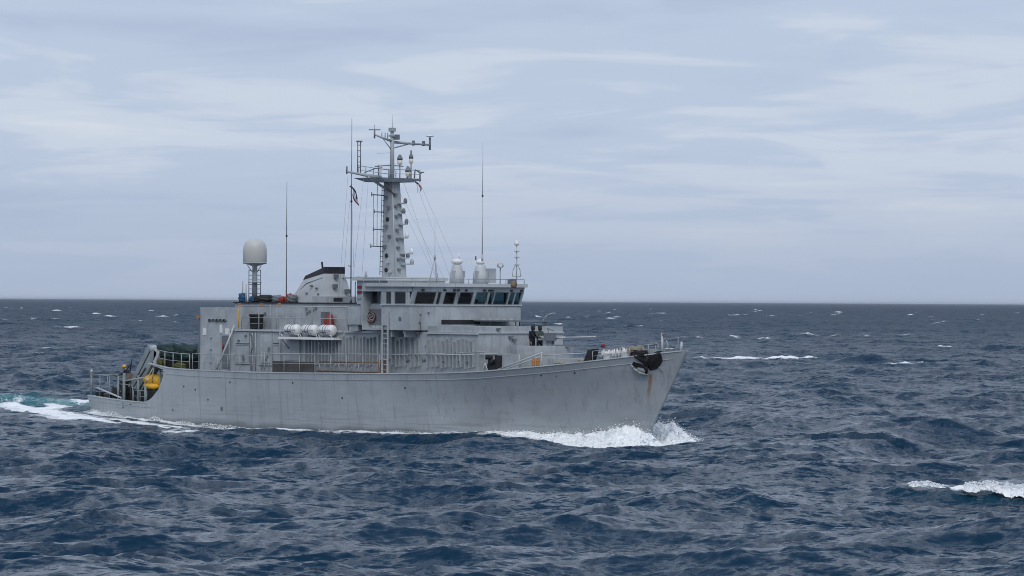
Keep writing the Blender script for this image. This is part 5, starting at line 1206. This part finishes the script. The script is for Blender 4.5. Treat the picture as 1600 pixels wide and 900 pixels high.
MB().tube((-24.6,sb(-24.6)-0.0,1.55),(-21.5,sb(-21.5)-0.02,0.98),0.06).build('loading_spar', 'grey_light', ship)
MB().tube((-21.2,sb(-21.2),2.05),(-19.0,sb(-19),2.3),0.05).build('work_boom', 'steel', ship)
MB().tube((-19.7,sb(-19.6),1.0),(-18.5,-3.4,3.1),0.045).build('work_stay', 'steel', ship)
MB().tube((-19.0,-3.5,1.2),(-18.5,-3.4,3.1),0.045).build('work_stay', 'steel', ship)
# dark containers and winch drums
rl = empty('cable_winch', (-23.0,-0.6,DK), 'black cable winch drum amidships behind the stern rail', 'winch')
MB().lathe([(0.02,-1.0),(0.85,-1.0),(0.85,-0.92),(0.55,-0.9),(0.55,0.9),(0.85,0.92),(0.85,1.0),(0.02,1.0)], (0,0,0.92), 22, 'x').build('drum', 'black', rl)
for x in (-0.7, 0.7): MB().box(x-0.06, x+0.06, -0.7, 0.7, 0, 0.9).build('stand', 'black', rl)
MB().box(-1.1, 1.1, 0.9, 1.0, 0.0, 1.9).build('back_plate', 'black', rl)
ct = empty('black_crate', (-20.75,-2.75,DK), 'large black equipment crate behind the stern posts', 'crate')
MB().box(-1.5, 1.2, -0.6, 0.8, 0, 1.75).build('body', 'black', ct); MB().box(-1.54, 1.24, -0.64, 0.84, 1.75, 1.86).build('lid', 'grey_dark', ct)
MB().box(-0.9, 0.9, -0.5, 0.5, 1.86, 2.15).build('cover', 'rusty', ct)
ct = empty('black_locker', (-24.2,1.6,DK), 'low black locker at the aftermost corner of the stern', 'locker')
MB().box(-0.9, 1.4, -0.7, 0.9, 0, 1.05).build('body', 'black', ct); MB().box(-0.95, 1.45, -0.75, 0.95, 1.05, 1.14).build('lid', 'grey_dark', ct)
rope_s = MB(); rg = random.Random(5); rope_s.path([(-24.2+0.9*rg.random()+i*0.025, -2.8+0.9*rg.random(), DK+0.15+0.55*rg.random()) for i in range(70)], 0.03, 5); rope_s.build('net_heap', 'white', None, 'pale net heap on the deck inside the stern rail', 'net')
blob_thing('dark_bundle', (-23.9,-2.5,DK), (0.9,0.8,0.75), 'black', 'low black bundle under the sloping spar at the stern', 'bundle', 14)
blob_thing('dark_bundle', (-24.3,-1.6,DK), (1.2,0.9,1.15), 'navy_cloth', 'tall dark bundle lashed just inside the aftermost rail', 'bundle', 24, lum=0.3)
blob_thing('dark_bundle', (-22.6,-3.2,DK), (0.8,0.6,1.25), 'rubber', 'tall black bundle beside the thick stern post', 'bundle', 25, lum=0.3)
for i, (pa, pb) in enumerate((((-22.4,-3.3,2.4),(-20.6,-3.6,3.2)),((-23.2,-3.2,2.4),(-21.2,-3.3,2.2)),((-22.3,-2.6,2.3),(-22.0,-2.6,3.4)),((-21.5,-3.5,1.0),(-19.2,-3.6,2.9)),((-19.9,-3.7,0.8),(-19.9,-3.7,2.5)),((-20.6,-3.7,0.8),(-20.6,-3.7,2.2)))):
    MB().path([pa, tuple((Vector(pa)+Vector(pb))/2+Vector((0,0,-0.12))), pb], 0.035).build('deck_hose' if i % 2 else 'gear_strut', 'black', ship)
for i, (x, y, w, h) in enumerate(((-24.9,-2.9,0.5,0.9),(-23.4,-3.3,0.6,0.8),(-21.7,-3.45,0.5,1.7),(-19.5,-3.3,0.5,1.5))):
    lo = empty('gear_locker', (x,y,DK), ('small dark gear locker in the aftermost corner of the stern','small dark gear locker under the sloping spar','tall dark gear locker behind the thickest stern post','tall dark gear locker left of the yellow vehicle')[i], 'locker', 'dark lockers on the stern deck')
    MB().box(-w/2, w/2, -0.2, 0.3, 0, h).build('body', 'black', lo); MB().box(-w/2-0.02, w/2+0.02, -0.22, 0.32, h, h+0.05).build('lid', 'grey_dark', lo)
    MB().box(-0.06, 0.06, -0.23, -0.2, h*0.6, h*0.6+0.05).build('latch', 'steel', lo)
# deck step that the crew member stands on
box('winch_platform', 'grey_dark', ship, -23.2, -22.0, -2.9, -1.7, DK, 1.35)
# big slanting handling arm
arm = MB(); yA, yB = -3.55, -2.75
arm.hexa([(-21.1,yA,1.7),(-20.0,yA,1.5),(-20.0,yB,1.5),(-21.1,yB,1.7)], [(-19.05,yA,4.36),(-18.05,yA,3.85),(-18.05,yB,3.85),(-19.05,yB,4.36)])
arm = arm.build('handling_arm', 'arm_grey', ship)
MB().hexa([(-20.22,yA-0.02,2.25),(-20.15,yA-0.02,2.22),(-20.15,yA+0.01,2.22),(-20.22,yA+0.01,2.25)],[(-18.84,yA-0.02,3.95),(-18.77,yA-0.02,3.92),(-18.77,yA+0.01,3.92),(-18.84,yA+0.01,3.95)]).build('arm_slot', 'black', arm)
MB().lathe([(0.02,-0.42),(0.2,-0.42),(0.2,0.42),(0.02,0.42)], (-18.72,-3.15,4.12), 18, 'y').build('arm_pulley', 'grey', arm)
MB().hexa([(-18.5,yA,3.05),(-18.2,yA,3.0),(-18.2,yB,3.0),(-18.5,yB,3.05)],[(-18.35,yA,4.1),(-17.85,yA,3.9),(-17.85,yB,3.9),(-18.35,yB,4.1)]).build('arm_knee', 'grey', arm)
# covered boats / reels on the after end of the main deck
zA = lambda x: float(zdeck(x))-0.07
blob_thing('green_cover', (-17.6,-2.9,zA(-17)+0.55), (1.3,1.1,0.85), 'green_tarp', 'dark green tarpaulin cover nearest the slanting stern arm', 'cover', 15)
blob_thing('green_cover', (-16.3,-2.5,zA(-16)+0.50), (1.7,1.2,0.95), 'green_tarp', 'dark green tarpaulin cover nearest the aft deckhouse', 'cover', 16)
for x, y, w in ((-17.6,-2.9,1.1),(-16.3,-2.5,1.5)): MB().box(x-w/2, x+w/2, y-0.45, y+0.45, zA(x), zA(x)+0.58).build('cover_cradle', 'black', ship)
blob_thing('lime_bundle', (-17.5,-3.7,zA(-17.5)), (0.6,0.4,0.45), 'lime', 'lime green bundle at the deck tip beside the stern arm', 'bundle', 17)
blob_thing('lime_bundle', (-15.9,-3.4,zA(-16)), (0.9,0.4,0.38), 'lime', 'long lime green bundle behind the after deck railing', 'bundle', 18)
MB().tube((-14.6,-3.0,zA(-14.6)+0.9),(-13.95,-2.9,zA(-14)+2.0),0.18).build('deck_chute', 'grey_dark', ship)
MB().box(-14.3,-14.15,-3.2,-3.05,zA(-14),6.4).build('corner_post', 'grey_dark', ship)
box('stern_flag_light', 'orange', ship, -14.4, -14.1, -3.3, -3.1, 6.05, 6.2)
# yellow underwater vehicle
uv = empty('underwater_vehicle', (-18.45,-3.35,1.72), 'bright yellow underwater vehicle slung in the opening at the stern', 'underwater vehicle', rz=radians(-6))
MB().lathe([(0.02,-1.35),(0.14,-1.32),(0.26,-1.2),(0.33,-1.0),(0.35,-0.6),(0.35,0.7),(0.30,1.05),(0.18,1.35),(0.06,1.5),(0.02,1.52)], (0,0,0.45), 22, 'x').build('body', 'yellow', uv)
MB().lathe([(0.02,-0.95),(0.12,-0.9),(0.18,-0.7),(0.18,0.5),(0.1,0.75),(0.02,0.8)], (0.05,-0.28,0.05), 16, 'x').build('thruster_pod', 'yellow', uv)
MB().lathe([(0.02,-0.95),(0.12,-0.9),(0.18,-0.7),(0.18,0.5),(0.1,0.75),(0.02,0.8)], (0.05,0.28,0.05), 16, 'x').build('thruster_pod', 'yellow', uv)
MB().hexa([(-0.5,-0.05,-0.15),(0.55,-0.05,-0.15),(0.55,0.05,-0.15),(-0.5,0.05,-0.15)],[(-0.8,-0.05,0.2),(0.7,-0.05,0.2),(0.7,0.05,0.2),(-0.8,0.05,0.2)]).build('keel', 'yellow', uv)
MB().box(-0.55,-0.35,-0.355,-0.30,0.42,0.55).build('marking_plate', 'white', uv)
MB().lathe([(0.352,0.1),(0.362,0.12),(0.362,0.17),(0.352,0.19)], (0,0,0.45), 22, 'x').build('band', 'black', uv)
MB().box(-0.9,0.9,-0.35,0.35,-0.75,-0.16).build('vehicle_cradle', 'black', uv)
box('cradle_base', 'black', ship, -19.4, -17.6, -3.5, -2.8, DK, 1.02)

# ------------------------------------------------------------------ thin sea haze
hzb = MB().box(-120000, 120000, -120000, 120000, -6, 21)
hm_ = bpy.data.materials.new('haze_air'); hm_.use_nodes = True; t_ = hm_.node_tree; t_.nodes.clear()
ho = t_.nodes.new('ShaderNodeOutputMaterial'); hv = t_.nodes.new('ShaderNodeVolumePrincipled')
hv.inputs['Color'].default_value = (0.86, 0.92, 1.0, 1); hv.inputs['Density'].default_value = 0.00002; hv.inputs['Anisotropy'].default_value = 0.2
t_.links.new(hv.outputs[0], ho.inputs['Volume']); MAT['haze_air'] = hm_
hzb.build('haze', 'haze_air', None, 'thin pale haze over the open sea', 'haze', kind='stuff')
